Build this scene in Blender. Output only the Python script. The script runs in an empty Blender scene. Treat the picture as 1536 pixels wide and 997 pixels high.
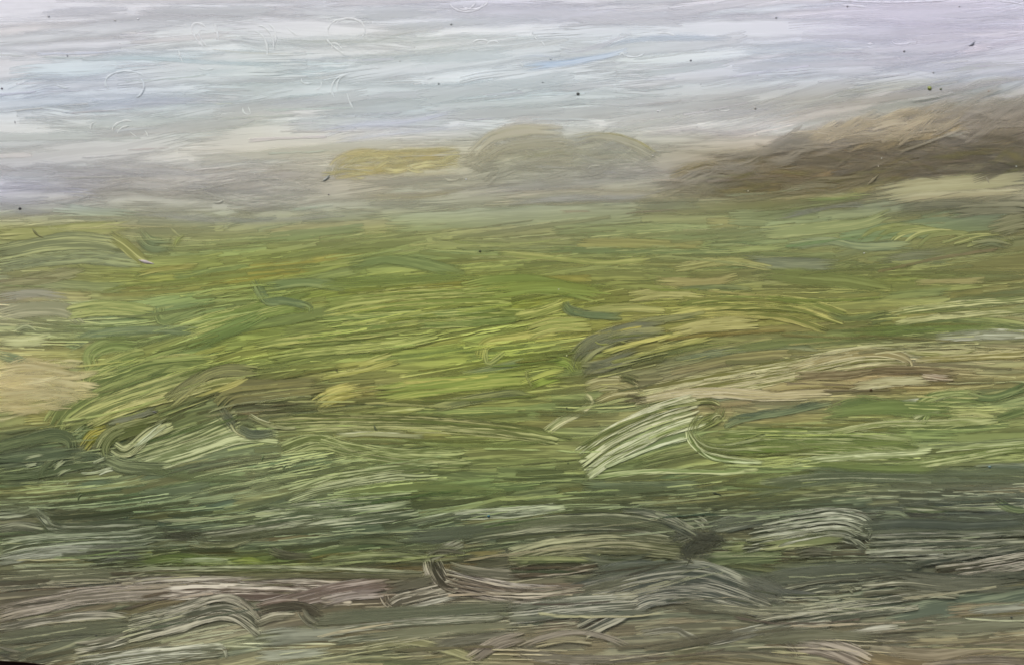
import bpy, math, random
import numpy as np

# ------------------------------------------------------------------ camera, sky, sun, exposure
S = 0.0005                       # metres per photograph pixel: the panel is about 0.78 m wide
CZ = 1.50                        # height of the picture's centre above the ground
sc = bpy.context.scene
col = sc.collection
cam_d = bpy.data.cameras.new('camera')
cam = bpy.data.objects.new('camera', cam_d)
col.objects.link(cam)
CAM_DIST = 1.45
cam.location = (0.0, -CAM_DIST, CZ)
cam.rotation_euler = (math.radians(90), 0, 0)
cam_d.sensor_width = 36.0
cam_d.lens = 36.0 * CAM_DIST / (1536 * S)
cam_d.clip_start = 0.01
cam_d.clip_end = 500.0
sc.camera = cam

SUN_ELEV, SUN_AZ = 50.0, -32.0   # degrees; azimuth measured from straight in front of the wall, minus = left
w = bpy.data.worlds.new('World'); sc.world = w; w.use_nodes = True
nt = w.node_tree
sky = nt.nodes.new('ShaderNodeTexSky'); sky.sky_type = 'NISHITA'; sky.sun_disc = False
sky.sun_elevation = math.radians(SUN_ELEV)
sky.sun_rotation = math.radians(180 - SUN_AZ)
sky.air_density = 1.0; sky.dust_density = 3.0
nt.links.new(sky.outputs[0], nt.nodes['Background'].inputs[0])
nt.nodes['Background'].inputs[1].default_value = 0.06
sd = bpy.data.lights.new('sun', 'SUN'); sun = bpy.data.objects.new('sun', sd); col.objects.link(sun)
sd.energy = 1.5; sd.angle = math.radians(12); sd.color = (1.0, 0.955, 0.91)
e, a = math.radians(SUN_ELEV), math.radians(SUN_AZ)
import mathutils
sdir = mathutils.Vector((math.cos(e) * math.sin(a), -math.cos(e) * math.cos(a), math.sin(e)))
sun.rotation_euler = sdir.to_track_quat('Z', 'Y').to_euler()
sun.location = sdir * 20
sc.view_settings.view_transform = 'Standard'; sc.view_settings.look = 'None'
sc.view_settings.exposure = 1.19; sc.view_settings.gamma = 1.0
sc.cycles.transparent_max_bounces = 96
sc.cycles.max_bounces = 3; sc.cycles.diffuse_bounces = 2; sc.cycles.glossy_bounces = 1

GAIN = np.array([0.845, 0.82, 0.80])   # daylight reaching the panel after exposure

rng = np.random.default_rng(11)
random.seed(11)

def lin(c):
    c = np.asarray(c, float) / 255.0
    l = np.where(c <= 0.04045, c / 12.92, ((c + 0.055) / 1.055) ** 2.4)
    return np.clip((l - 0.013) / GAIN, 0.010, 0.84)     # less the paint's own sheen

# ------------------------------------------------------------------ helpers
def tag(o, label=None, cat=None, group=None, kind=None):
    if label: o['label'] = label
    if cat: o['category'] = cat
    if group: o['group'] = group
    if kind: o['kind'] = kind
    return o

def nodes(name):
    m = bpy.data.materials.new(name); m.use_nodes = True
    t = m.node_tree
    return m, t, t.nodes['Principled BSDF'], t.nodes['Material Output']

class NB:
    """tiny node-building helper"""
    def __init__(s, t): s.t = t
    def val(s, sock, v):
        if isinstance(v, (int, float)): sock.default_value = v
        elif isinstance(v, tuple): sock.default_value = v
        else: s.t.links.new(v, sock)
    def m(s, op, a, b=0.0, c=0.0, clamp=False):
        n = s.t.nodes.new('ShaderNodeMath'); n.operation = op; n.use_clamp = clamp
        s.val(n.inputs[0], a); s.val(n.inputs[1], b); s.val(n.inputs[2], c); return n.outputs[0]
    def attr(s, name):
        n = s.t.nodes.new('ShaderNodeAttribute'); n.attribute_name = name; return n
    def sep(s, v):
        n = s.t.nodes.new('ShaderNodeSeparateXYZ'); s.t.links.new(v, n.inputs[0]); return n.outputs
    def com(s, x, y, z):
        n = s.t.nodes.new('ShaderNodeCombineXYZ')
        s.val(n.inputs[0], x); s.val(n.inputs[1], y); s.val(n.inputs[2], z); return n.outputs[0]
    def noise(s, vec, scale=1.0, detail=2.0, rough=0.5):
        n = s.t.nodes.new('ShaderNodeTexNoise'); s.t.links.new(vec, n.inputs['Vector'])
        n.inputs['Scale'].default_value = scale; n.inputs['Detail'].default_value = detail
        n.inputs['Roughness'].default_value = rough; return n.outputs['Fac']
    def mapr(s, v, a, b, c=0.0, d=1.0, smooth=True):
        n = s.t.nodes.new('ShaderNodeMapRange')
        if smooth: n.interpolation_type = 'SMOOTHSTEP'
        s.val(n.inputs[0], v); s.val(n.inputs[1], a); s.val(n.inputs[2], b); s.val(n.inputs[3], c); s.val(n.inputs[4], d)
        return n.outputs[0]
    def mix(s, f, a, b):
        n = s.t.nodes.new('ShaderNodeMix'); n.data_type = 'RGBA'
        s.val(n.inputs['Factor'], f); s.t.links.new(a, n.inputs[6]); s.t.links.new(b, n.inputs[7]); return n.outputs[2]
    def bright(s, c, f):
        n = s.t.nodes.new('ShaderNodeVectorMath'); n.operation = 'SCALE'
        s.t.links.new(c, n.inputs[0]); s.val(n.inputs['Scale'], f); return n.outputs[0]

# ---- brush-stroke paint: bristle streaks along the stroke, ragged ends, thin where dry
def paint_material():
    m, t, bsdf, out = nodes('brushed_oil_paint'); b = NB(t)
    uv = b.sep(b.attr('stroke_uv').outputs['Vector'])       # along px, across px, seed
    ed = b.sep(b.attr('stroke_edge').outputs['Vector'])     # px to end, px to side, feather px
    pr = b.attr('stroke_prm'); pc = b.sep(pr.outputs['Vector'])   # opacity, light bias, mottling
    ca = b.attr('pigment_dark').outputs['Color']; cb = b.attr('pigment_light').outputs['Color']
    u, v, sd_ = uv[0], uv[1], uv[2]
    zz = b.m('MULTIPLY', sd_, 37.7)
    # slow sideways wander of the bristles
    wob = b.m('MULTIPLY', b.m('SUBTRACT', b.noise(b.com(b.m('MULTIPLY', u, 0.018), b.m('MULTIPLY', v, 0.05), zz), 1, 0), 0.5), 5.0)
    vv = b.m('ADD', v, wob)
    n1 = b.noise(b.com(b.m('MULTIPLY', u, 0.0068), b.m('MULTIPLY', vv, 0.36), zz), 1.0, 2.0, 0.62)
    n2 = b.noise(b.com(b.m('MULTIPLY', u, 0.0065), b.m('MULTIPLY', vv, 0.15), b.m('ADD', zz, 9.1)), 1.0, 0.0, 0.5)
    n3 = b.noise(b.com(b.m('MULTIPLY', u, 0.036), b.m('MULTIPLY', vv, 0.5), b.m('ADD', zz, 4.3)), 1.0, 1.0, 0.6)
    s0 = b.m('ADD', b.m('MULTIPLY', n1, 0.62), b.m('MULTIPLY', n2, 0.38))
    s1 = b.m('ADD', s0, b.m('MULTIPLY', b.m('SUBTRACT', n3, 0.5), 0.32))
    s2 = b.m('ADD', s1, pc[1])
    st = b.mapr(s2, 0.445, 0.635)
    c = b.mix(st, ca, cb)
    lowf = b.noise(b.com(b.m('MULTIPLY', u, 0.012), b.m('MULTIPLY', v, 0.04), b.m('ADD', zz, 2.2)), 1.0, 0.0, 0.5)
    c = b.bright(c, b.m('ADD', 1.0, b.m('MULTIPLY', b.m('SUBTRACT', lowf, 0.5), b.m('MULTIPLY', pc[2], 4.0))))
    # coverage
    rag = b.m('MULTIPLY', b.m('SUBTRACT', n1, 0.5), b.m('MULTIPLY', ed[2], 26.0))
    ragn = b.m('ADD', rag, b.m('MULTIPLY', b.m('SUBTRACT', n3, 0.5), 18.0))
    ae = b.mapr(b.m('ADD', ed[0], ragn), 0.0, b.m('MULTIPLY', ed[2], 4.5))
    ae0 = b.mapr(ed[0], 0.0, 5.0)
    sid = b.m('ADD', ed[1], b.m('MULTIPLY', b.m('SUBTRACT', n3, 0.5), 5.0))
    asd = b.mapr(sid, 0.0, ed[2])
    al = b.m('MULTIPLY', b.m('MULTIPLY', b.m('MULTIPLY', ae, ae0), asd), pc[0])
    # relief: troughs where the bristles scraped
    hgt = n1
    bp = t.nodes.new('ShaderNodeBump'); t.links.new(b.mapr(pc[2], 0.018, 0.065, 0.08, 0.36, False), bp.inputs['Strength'])
    bp.inputs['Distance'].default_value = 0.00045
    t.links.new(hgt, bp.inputs['Height']); t.links.new(bp.outputs[0], bsdf.inputs['Normal'])
    t.links.new(c, bsdf.inputs['Base Color'])
    bsdf.inputs['Roughness'].default_value = 0.42
    bsdf.inputs['Specular IOR Level'].default_value = 0.28
    t.links.new(al, bsdf.inputs['Alpha'])
    return m

def film_material():
    m, t, bsdf, out = nodes('underpainting'); b = NB(t)
    ca = b.attr('pigment').outputs['Color']
    tc = t.nodes.new('ShaderNodeTexCoord')
    p = b.sep(tc.outputs['Object'])
    n1 = b.noise(b.com(b.m('MULTIPLY', p[0], 14.0), b.m('MULTIPLY', p[2], 420.0), 0.0), 1, 3, 0.6)
    n2 = b.noise(b.com(b.m('MULTIPLY', p[0], 60.0), b.m('MULTIPLY', p[2], 260.0), 3.0), 1, 3, 0.6)
    f = b.m('ADD', b.m('MULTIPLY', n1, 0.6), b.m('MULTIPLY', n2, 0.4))
    c = b.bright(ca, b.mapr(f, 0.3, 0.7, 0.90, 1.10, False))
    t.links.new(c, bsdf.inputs['Base Color'])
    bp = t.nodes.new('ShaderNodeBump'); bp.inputs['Strength'].default_value = 0.3; bp.inputs['Distance'].default_value = 0.0006
    t.links.new(f, bp.inputs['Height']); t.links.new(bp.outputs[0], bsdf.inputs['Normal'])
    bsdf.inputs['Roughness'].default_value = 0.45
    bsdf.inputs['Specular IOR Level'].default_value = 0.28
    return m

def plain_material(name, rgb, rough=0.5, var=0.15, scale=40.0, bump=0.1, spec=0.3, attr=None):
    m, t, bsdf, out = nodes(name); b = NB(t)
    tc = t.nodes.new('ShaderNodeTexCoord')
    f = b.noise(tc.outputs['Object'], scale, 5, 0.6)
    if attr: src = b.attr(attr).outputs['Color']
    else:
        r = t.nodes.new('ShaderNodeRGB'); r.outputs[0].default_value = (*rgb, 1); src = r.outputs[0]
    t.links.new(b.bright(src, b.mapr(f, 0.25, 0.75, 1 - var, 1 + var, False)), bsdf.inputs['Base Color'])
    bp = t.nodes.new('ShaderNodeBump'); bp.inputs['Strength'].default_value = bump; bp.inputs['Distance'].default_value = 0.01
    t.links.new(f, bp.inputs['Height']); t.links.new(bp.outputs[0], bsdf.inputs['Normal'])
    bsdf.inputs['Roughness'].default_value = rough; bsdf.inputs['Specular IOR Level'].default_value = spec
    return m

M_PAINT = paint_material()
M_FILM = film_material()
M_BOARD = plain_material('raw_hardboard', (0.16, 0.10, 0.06), 0.8, 0.25, 120, 0.2)
M_WALL = plain_material('maroon_limewash', (0.020, 0.009, 0.009), 0.85, 0.3, 9, 0.35, 0.1)
M_GROUND = plain_material('packed_earth', (0.13, 0.11, 0.08), 0.95, 0.3, 3, 0.6, 0.1)
M_RIDGE = plain_material('raised_paint', (0.6, 0.6, 0.6), 0.5, 0.06, 300, 0.1, 0.25, 'pigment')
M_SPECK = plain_material('grit_in_paint', (0.05, 0.05, 0.05), 0.5, 0.2, 400, 0.2, 0.4, 'pigment')

def mesh_from(name, V, F, mat, attrs=(), smooth=True):
    me = bpy.data.meshes.new(name)
    V = np.asarray(V, np.float32); F = np.asarray(F, np.int32)
    me.vertices.add(len(V)); me.vertices.foreach_set('co', V.ravel())
    k = F.shape[1]
    me.loops.add(F.size); me.loops.foreach_set('vertex_index', F.ravel())
    me.polygons.add(len(F))
    me.polygons.foreach_set('loop_start', np.arange(0, F.size, k, dtype=np.int32))
    me.polygons.foreach_set('loop_total', np.full(len(F), k, np.int32))
    me.update(calc_edges=True)
    for nm, ty, arr in attrs:
        at = me.attributes.new(nm, ty, 'POINT')
        arr = np.asarray(arr, np.float32)
        at.data.foreach_set('color' if ty == 'FLOAT_COLOR' else 'vector', arr.ravel())
    if smooth: me.polygons.foreach_set('use_smooth', np.ones(len(F), bool))
    me.materials.append(mat)
    return me

# ------------------------------------------------------------------ ground and wall
def box(name, x0, x1, y0, y1, z0, z1, mat, off=(0, 0, 0)):
    V = [(x - off[0], y - off[1], z - off[2]) for x in (x0, x1) for y in (y0, y1) for z in (z0, z1)]
    F = [(0, 1, 3, 2), (4, 6, 7, 5), (0, 4, 5, 1), (2, 3, 7, 6), (0, 2, 6, 4), (1, 5, 7, 3)]
    me = mesh_from(name, V, F, mat, smooth=False)
    o = bpy.data.objects.new(name, me); o.location = off; col.objects.link(o)
    return o

g = 150.0
gm = mesh_from('ground', [(-g, -g, 0), (g, -g, 0), (g, g, 0), (-g, g, 0)], [(0, 1, 2, 3)], M_GROUND, smooth=False)
ground = bpy.data.objects.new('ground', gm); col.objects.link(ground); ground['kind'] = 'structure'
WALL_Y = 0.016
wall = box('wall', -2.6, 2.6, WALL_Y, WALL_Y + 0.22, -0.05, 2.75, M_WALL, (0, WALL_Y, 0))
tag(wall, 'dark maroon painted wall behind the unframed landscape painting', 'wall')

# ------------------------------------------------------------------ the painting: an Empty with its parts
BASE = np.array([0.0, 0.0, CZ + (498.5 - 1004) * S])
painting = bpy.data.objects.new('oil_painting', None); col.objects.link(painting)
painting.location = BASE
tag(painting, 'unframed oil painting of a green meadow under pale sky, hung on a dark maroon wall', 'painting')

def W(x, y, h=0.0):
    """picture pixel and paint height in metres -> local position on the panel"""
    x = np.asarray(x, float); y = np.asarray(y, float)
    X = (x - 768.0) * S; Z = (498.5 - y) * S + CZ - BASE[2]
    return np.stack([X, np.broadcast_to(-np.asarray(h, float), X.shape), Z], -1)

def part(name, me, parent, kind=None):
    o = bpy.data.objects.new(name, me); col.objects.link(o); o.parent = parent
    if kind: o['kind'] = kind
    return o

# hand-cut hardboard panel; its lower left corner runs slightly high
OUT = [(-16, -20), (700, -23), (1556, -18), (1558, 1010), (800, 1008), (330, 1004), (90, 999), (34, 992.6), (-15, 990)]
def low_edge(x):
    return np.interp(x, [-16, 34, 90, 330, 800, 1558], [990, 992.6, 999, 1004, 1008, 1010])
n = len(OUT)
pv = np.concatenate([W([p[0] for p in OUT], [p[1] for p in OUT], -0.0004), W([p[0] for p in OUT], [p[1] for p in OUT], -0.0155)])
import bmesh
bm = bmesh.new()
bv = [bm.verts.new(p) for p in pv]
bm.faces.new(bv[:n]); bm.faces.new(bv[n:][::-1])
for i in range(n):
    bm.faces.new((bv[i], bv[i + n], bv[(i + 1) % n + n], bv[(i + 1) % n]))
bmesh.ops.recalc_face_normals(bm, faces=bm.faces)
bme = bpy.data.meshes.new('board'); bm.to_mesh(bme); bm.free(); bme.materials.append(M_BOARD)
part('board', bme, painting)

# ---- pigment field: mean colours read off the photograph (sRGB), row by row
GX = [0, 192, 384, 576, 768, 960, 1152, 1344, 1536]
GRID = {
 0:   [(200,199,206),(202,202,206),(203,203,207),(206,206,212),(206,205,213),(205,204,210),(206,205,212),(210,207,220),(208,206,218)],
 62:  [(198,198,203),(199,199,204),(200,203,205),(203,205,203),(200,203,206),(200,204,209),(203,203,212),(206,204,216),(203,201,213)],
 110: [(190,196,201),(190,198,204),(190,200,200),(196,202,205),(193,201,205),(192,199,203),(190,198,208),(195,198,206),(195,196,205)],
 150: [(182,191,200),(184,191,200),(187,193,193),(188,195,196),(188,196,197),(188,193,194),(178,179,176),(176,174,164),(160,158,148)],
 190: [(182,185,186),(180,184,182),(184,187,180),(185,189,195),(182,186,185),(187,188,184),(172,170,168),(158,148,128),(122,112,95)],
 230: [(174,174,170),(173,172,166),(178,176,162),(176,172,150),(168,165,140),(160,159,142),(140,128,105),(115,103,80),(95,90,75)],
 260: [(168,168,170),(166,165,162),(165,162,152),(162,158,132),(158,157,138),(160,158,148),(112,100,72),(108,96,72),(98,92,75)],
 285: [(160,160,168),(160,158,150),(158,156,145),(155,152,130),(158,155,140),(152,150,130),(112,103,72),(128,124,90),(150,146,112)],
 310: [(158,158,155),(152,152,135),(150,150,135),(146,147,125),(146,147,122),(140,140,112),(125,128,90),(118,120,95),(110,108,88)],
 345: [(146,147,98),(142,143,105),(140,143,105),(134,140,95),(132,135,100),(132,138,95),(130,137,98),(132,138,92),(118,117,85)],
 380: [(126,132,95),(128,134,92),(130,140,82),(128,138,85),(128,136,88),(128,135,88),(125,133,90),(125,132,92),(122,125,85)],
 420: [(135,136,100),(130,138,80),(125,136,75),(125,133,75),(125,132,70),(128,132,78),(120,124,82),(118,124,72),(125,128,85)],
 460: [(158,155,125),(135,142,92),(118,132,78),(135,142,75),(118,130,65),(140,142,80),(128,130,72),(135,136,82),(135,138,95)],
 500: [(140,145,105),(118,132,88),(122,135,72),(130,140,78),(135,145,78),(130,130,75),(140,138,85),(110,120,75),(140,142,105)],
 540: [(160,155,110),(115,125,72),(128,138,75),(135,142,82),(128,140,70),(100,105,70),(130,132,88),(148,142,112),(140,135,98)],
 575: [(192,178,130),(115,125,78),(105,108,70),(140,142,85),(125,135,70),(120,118,85),(145,135,105),(130,118,82),(125,128,88)],
 610: [(160,160,100),(110,118,70),(95,98,72),(115,122,72),(115,125,75),(125,130,88),(150,148,110),(120,130,82),(125,132,88)],
 650: [(110,118,80),(95,105,70),(118,128,85),(122,130,80),(118,128,75),(140,148,105),(112,122,72),(112,124,78),(115,126,80)],
 690: [(80,90,68),(110,120,88),(130,140,100),(118,130,85),(112,125,78),(120,132,85),(120,130,80),(125,135,90),(120,130,85)],
 730: [(110,122,80),(105,118,85),(110,120,88),(105,118,75),(112,125,80),(95,105,75),(112,122,80),(105,112,88),(120,126,105)],
 770: [(90,95,78),(80,90,68),(105,115,85),(92,102,78),(100,110,78),(95,102,80),(92,98,80),(88,94,82),(82,88,78)],
 810: [(95,102,78),(75,80,65),(92,98,78),(88,95,72),(95,102,80),(88,92,76),(85,90,70),(85,90,75),(88,92,75)],
 840: [(100,105,85),(80,88,65),(95,105,65),(90,96,68),(92,92,75),(82,86,68),(90,95,72),(85,88,76),(82,86,75)],
 880: [(92,90,78),(95,90,80),(110,102,90),(105,95,85),(95,92,78),(95,95,82),(92,94,82),(92,94,80),(90,94,80)],
 920: [(105,100,88),(95,96,80),(100,100,85),(102,100,85),(100,102,88),(105,105,92),(105,105,90),(100,102,88),(108,110,95)],
 960: [(98,98,82),(110,112,92),(120,124,105),(105,105,88),(115,110,92),(112,110,95),(105,105,90),(112,110,95),(112,110,92)],
 1010:[(75,75,65),(105,105,85),(118,120,98),(115,118,82),(112,108,88),(115,110,90),(112,105,85),(122,110,88),(118,108,88)],
}
GY = sorted(GRID); GC = np.array([GRID[y] for y in GY], float)
for j_, d_ in ((1, (3, 4, 1)), (2, (6, 5, 3)), (3, (6, 5, 3)), (4, (6, 5, 2)), (5, (3, 3, 2))): GC[j_, :7] += d_
for j_, y_ in enumerate(GY):
    m_ = GC[j_].mean(1, keepdims=True)
    if y_ <= 310: GC[j_] *= 0.965 if y_ <= 150 else 1.01
    elif y_ <= 730: GC[j_] = m_ + (GC[j_] - m_) * 0.96 + (np.array([3, 1, -2]) if y_ > 600 else np.array([2, 1, -2]))
    else: GC[j_] = (m_ + (GC[j_] - m_) * 0.95) * (np.array([1.02, 1.01, 0.95]) if y_ < 860 else np.array([1.11, 1.09, 1.02]))
GC[5:9, :4] += np.array([7, 7, 8])
GC[4:8, 6:] *= 1.12
GC[4:8, 6:] = GC[4:8, 6:].mean(2, keepdims=True) + (GC[4:8, 6:] - GC[4:8, 6:].mean(2, keepdims=True)) * 0.74
def field(x, y):
    x = np.clip(np.asarray(x, float), 0, 1536); y = np.clip(np.asarray(y, float), 0, 1010)
    fx = np.interp(x, GX, range(len(GX))); fy = np.interp(y, GY, range(len(GY)))
    i = np.clip(fx.astype(int), 0, len(GX) - 2); j = np.clip(fy.astype(int), 0, len(GY) - 2)
    u = (fx - i)[..., None]; v = (fy - j)[..., None]
    return (GC[j, i] * (1 - u) + GC[j, i + 1] * u) * (1 - v) + (GC[j + 1, i] * (1 - u) + GC[j + 1, i + 1] * u) * v

# ---- regions of the picture
def sky_low(x):
    return np.interp(x, [-20, 200, 480, 505, 540, 690, 712, 745, 800, 845, 905, 985, 1010, 1100, 1200, 1290, 1370, 1420, 1540],
                     [248, 240, 236, 235, 224, 222, 222, 193, 184, 190, 201, 235, 240, 222, 198, 180, 168, 152, 150])
def hill_low(x):
    return np.interp(x, [-20, 150, 300, 450, 700, 1000, 1130, 1200, 1300, 1400, 1540], [315, 330, 340, 332, 322, 312, 300, 296, 279, 270, 256])
def mead_low(x):
    return np.interp(x, [-20, 300, 600, 900, 1540], [762, 760, 742, 752, 738])
REG = ['painted_sky', 'painted_far_hills', 'painted_dark_hill', 'painted_meadow', 'painted_foreground']
def region(x, y):
    x = np.asarray(x, float); y = np.asarray(y, float)
    r = np.full(x.shape, 4)
    r = np.where(y < mead_low(x), 3, r)
    r = np.where(y < hill_low(x), np.where(x < 1000, 1, 2), r)
    return np.where(y < sky_low(x), 0, r)

# ---- underpainting sheets, one per region of the picture
nx, ny = 395, 259
xs = np.linspace(-15, 1556, nx); t_ = np.linspace(0, 1, ny)
XX = np.repeat(xs[None, :], ny, 0)
YY = -18 + (low_edge(XX) - 0.8 + 18) * t_[:, None]
FC = lin(field(XX, YY))
relief = 0.00003 * np.sin(YY * 0.9 + 4 * np.sin(XX * 0.01)) + rng.normal(0, 0.000012, XX.shape)
PV = W(XX, YY, np.maximum(relief, -0.0001)).reshape(-1, 3)
idx = np.arange(nx * ny).reshape(ny, nx)
Q = np.stack([idx[1:, :-1], idx[1:, 1:], idx[:-1, 1:], idx[:-1, :-1]], -1).reshape(-1, 4)
qr = region((XX[1:, 1:] + XX[:-1, :-1]).ravel() / 2, (YY[1:, 1:] + YY[:-1, :-1]).ravel() / 2)
PC = np.concatenate([FC.reshape(-1, 3), np.ones((nx * ny, 1))], 1)
REGOBJ = []
LABELS = ['pale lilac grey and light blue sky', 'hazy far hills with an ochre yellow patch', 'dark brown wooded hill',
          'streaky yellow green meadow', 'dark grey green and brown ploughed foreground']
for k, nm in enumerate(REG):
    f = Q[qr == k]
    used, inv = np.unique(f, return_inverse=True)
    me = mesh_from(nm, PV[used], inv.reshape(-1, 4), M_FILM, [('pigment', 'FLOAT_COLOR', PC[used])])
    o = part(nm, me, painting); o['label'] = LABELS[k]
    REGOBJ.append(o)

# ------------------------------------------------------------------ brush strokes
LVL = np.zeros((270, 410), int)          # paint layers already laid, 4 px cells
STEP = 0.000016
def catmull(P, step):
    P = np.asarray(P, float)
    if len(P) == 2:
        P = np.array([P[0], P[0] * .67 + P[1] * .33, P[0] * .33 + P[1] * .67, P[1]])
    Pp = np.concatenate([[2 * P[0] - P[1]], P, [2 * P[-1] - P[-2]]])
    out = []
    for i in range(1, len(Pp) - 2):
        p0, p1, p2, p3 = Pp[i - 1], Pp[i], Pp[i + 1], Pp[i + 2]
        k = max(4, int(np.linalg.norm(p2 - p1) / 3))
        t = np.linspace(0, 1, k, endpoint=False)[:, None]
        out.append(0.5 * (2 * p1 + (p2 - p0) * t + (2 * p0 - 5 * p1 + 4 * p2 - p3) * t ** 2 + (3 * p1 - p0 - 3 * p2 + p3) * t ** 3))
    out.append(P[-1:])
    C = np.concatenate(out)
    d = np.concatenate([[0], np.cumsum(np.linalg.norm(np.diff(C, axis=0), axis=1))])
    nn = int(np.clip(d[-1] / step, 8, 110))
    s = np.linspace(0, d[-1], nn)
    return np.stack([np.interp(s, d, C[:, 0]), np.interp(s, d, C[:, 1])], 1), s

STROKES = []     # dicts with mesh arrays
def stroke(P, wd, A, B=None, op=1.0, bias=0.0, fe=None, taper=0.0, named=False, lift=1.0, fol=None):
    A = np.asarray(A, float)
    if B is None: B = np.clip(A * 1.22 + 8, 0, 235)
    B = np.asarray(B, float)
    C, s = catmull(P, 5.0)
    L = s[-1]
    T = np.gradient(C, axis=0); T /= np.linalg.norm(T, axis=1)[:, None] + 1e-9
    N = np.stack([-T[:, 1], T[:, 0]], 1)
    m = int(np.clip(round(wd / 3.5) + 1, 4, 13))
    q = np.linspace(-1, 1, m)
    seed = rng.random()
    hw = wd / 2 * (1 + 0.10 * np.sin(s / max(30, L) * 6.0 + seed * 20) + 0.05 * np.sin(s * 0.07 + seed * 50))
    if taper: hw = hw * (1 - taper * (s / L) ** 1.6)
    hw = np.maximum(hw, 0.8)
    X = C[:, 0, None] + N[:, 0, None] * hw[:, None] * q
    Y = C[:, 1, None] + N[:, 1, None] * hw[:, None] * q
    Y = np.minimum(Y, low_edge(X) - 1.0); X = np.clip(X, -14, 1555); Y = np.maximum(Y, -17)
    ci = np.clip(((Y + 20) / 4).astype(int), 0, 269); cj = np.clip(((X + 20) / 4).astype(int), 0, 409)
    lv = int(np.percentile(LVL[ci, cj], 92)) + 1
    LVL[ci, cj] = np.maximum(LVL[ci, cj], lv)
    br = rng.normal(0, 1, m); br[0] = br[-1] = 1.3
    H = lv * STEP + 0.000006 * lift * br[None, :] * (1 + 0.25 * np.sin(s * 0.05 + seed * 9))[:, None] + 0.00005
    V = W(X, Y, H).reshape(-1, 3)
    nn = len(s)
    ix = np.arange(nn * m).reshape(nn, m)
    F = np.stack([ix[:-1, :-1], ix[:-1, 1:], ix[1:, 1:], ix[1:, :-1]], -1).reshape(-1, 4)
    # outward faces look to -Y
    a_, b_, c_ = V[F[:, 0]], V[F[:, 1]], V[F[:, 2]]
    if np.mean(np.cross(b_ - a_, c_ - a_)[:, 1]) > 0: F = F[:, ::-1]
    S2 = np.repeat(s[:, None], m, 1); Q2 = hw[:, None] * q
    uvv = np.stack([S2, Q2, np.full_like(S2, seed)], -1).reshape(-1, 3)
    if fe is None: fe = min(5.0, wd * 0.22)
    edg = np.stack([np.minimum(S2, L - S2), hw[:, None] * (1 - np.abs(q)), np.full_like(S2, fe)], -1).reshape(-1, 3)
    k = len(V)
    FX = field(X, Y).reshape(-1, 3)
    if fol is not None:                 # pigment dragged from what lies underneath, all along the stroke
        wm = np.interp(Y.ravel(), [300, 400], [0, 1])[:, None]
        Av, Bv = FX * fol[0] + fol[2] + wm * np.array([-1, -1, 0]), FX * fol[1] + fol[2] + wm * np.array([5, 4, 2])
    else:                               # loaded brush: mixes with the wet ground towards its ends
        mixw = ((0.30 if C[:, 1].mean() > 740 else (0.18 if C[:, 1].mean() > 170 else 0.46)) + 0.36 * np.clip(1 - edg[:, 0] / max(24.0, 0.22 * L), 0, 1))[:, None]
        kd = 0.5 * (A + B)
        Av, Bv = A * (1 - mixw) + FX * (A / kd).mean() * mixw, B * (1 - mixw) + FX * (B / kd).mean() * mixw
    def cc(c):
        return np.concatenate([lin(c), np.ones((k, 1))], 1)
    prm = np.tile([op, bias, float(np.interp(C[:, 1].mean(), [0, 230, 350], [0.018, 0.03, 0.065]))], (k, 1))
    mid = C[len(C) // 2]
    STROKES.append(dict(V=V, F=F, uv=uvv, ed=edg, a=cc(np.clip(Av, 5, 235)), b=cc(np.clip(Bv, 5, 235)), p=prm, reg=int(region(mid[0], mid[1])), named=named, area=L * wd))

def jit(c, s=4.0):
    return np.clip(np.asarray(c, float) * (1 + rng.normal(0, s / 130)) + rng.normal(0, s * 0.25, 3), 5, 230)

# direction of the brush (rise to the right, degrees) read off the photograph
ANG = [(0,60,1),(400,60,0),(800,70,4),(1300,60,1),(0,150,3),(400,150,4),(800,150,5),(1200,180,14),(1450,190,16),(0,240,1),(500,240,2),
       (900,240,0),(1200,250,4),(1450,270,6),(0,360,5),(200,380,-4),(400,360,6),(700,360,3),(1000,350,1),(1250,350,7),(1450,350,6),
       (60,470,-4),(300,470,12),(550,460,10),(800,460,8),(1000,430,-2),(1250,450,0),(1450,460,3),(100,560,0),(250,570,22),(480,520,7),(700,520,9),
       (850,540,8),(1000,520,10),(1250,510,3),(1450,520,0),(80,640,8),(250,640,22),(420,640,3),(650,640,-3),(850,640,-4),(950,660,26),(1150,650,0),
       (1350,640,-2),(1480,640,5),(60,720,4),(250,710,14),(450,700,10),(700,690,3),(950,720,2),(1200,720,3),(1450,720,0),(60,790,5),(250,790,4),
       (450,770,9),(700,780,8),(900,790,4),(1150,780,6),(1400,790,0),(100,860,1),(350,865,0),(600,880,2),(850,870,-2),(1000,880,18),(1130,890,-16),
       (1300,870,4),(1480,850,8),(60,940,10),(250,940,12),(450,930,5),(650,930,5),(850,950,6),(1050,930,4),(1250,930,5),(1450,940,2),(800,990,-3),(1250,985,-10),(1450,985,2)]
AG = np.array(ANG, float)
def angle(x, y):
    d2 = ((AG[:, 0] - x) / 1.6) ** 2 + (AG[:, 1] - y) ** 2
    wgt = 1 / (d2 + 700) ** 1.6
    return math.radians(float((wgt * AG[:, 2]).sum() / wgt.sum()))

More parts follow.
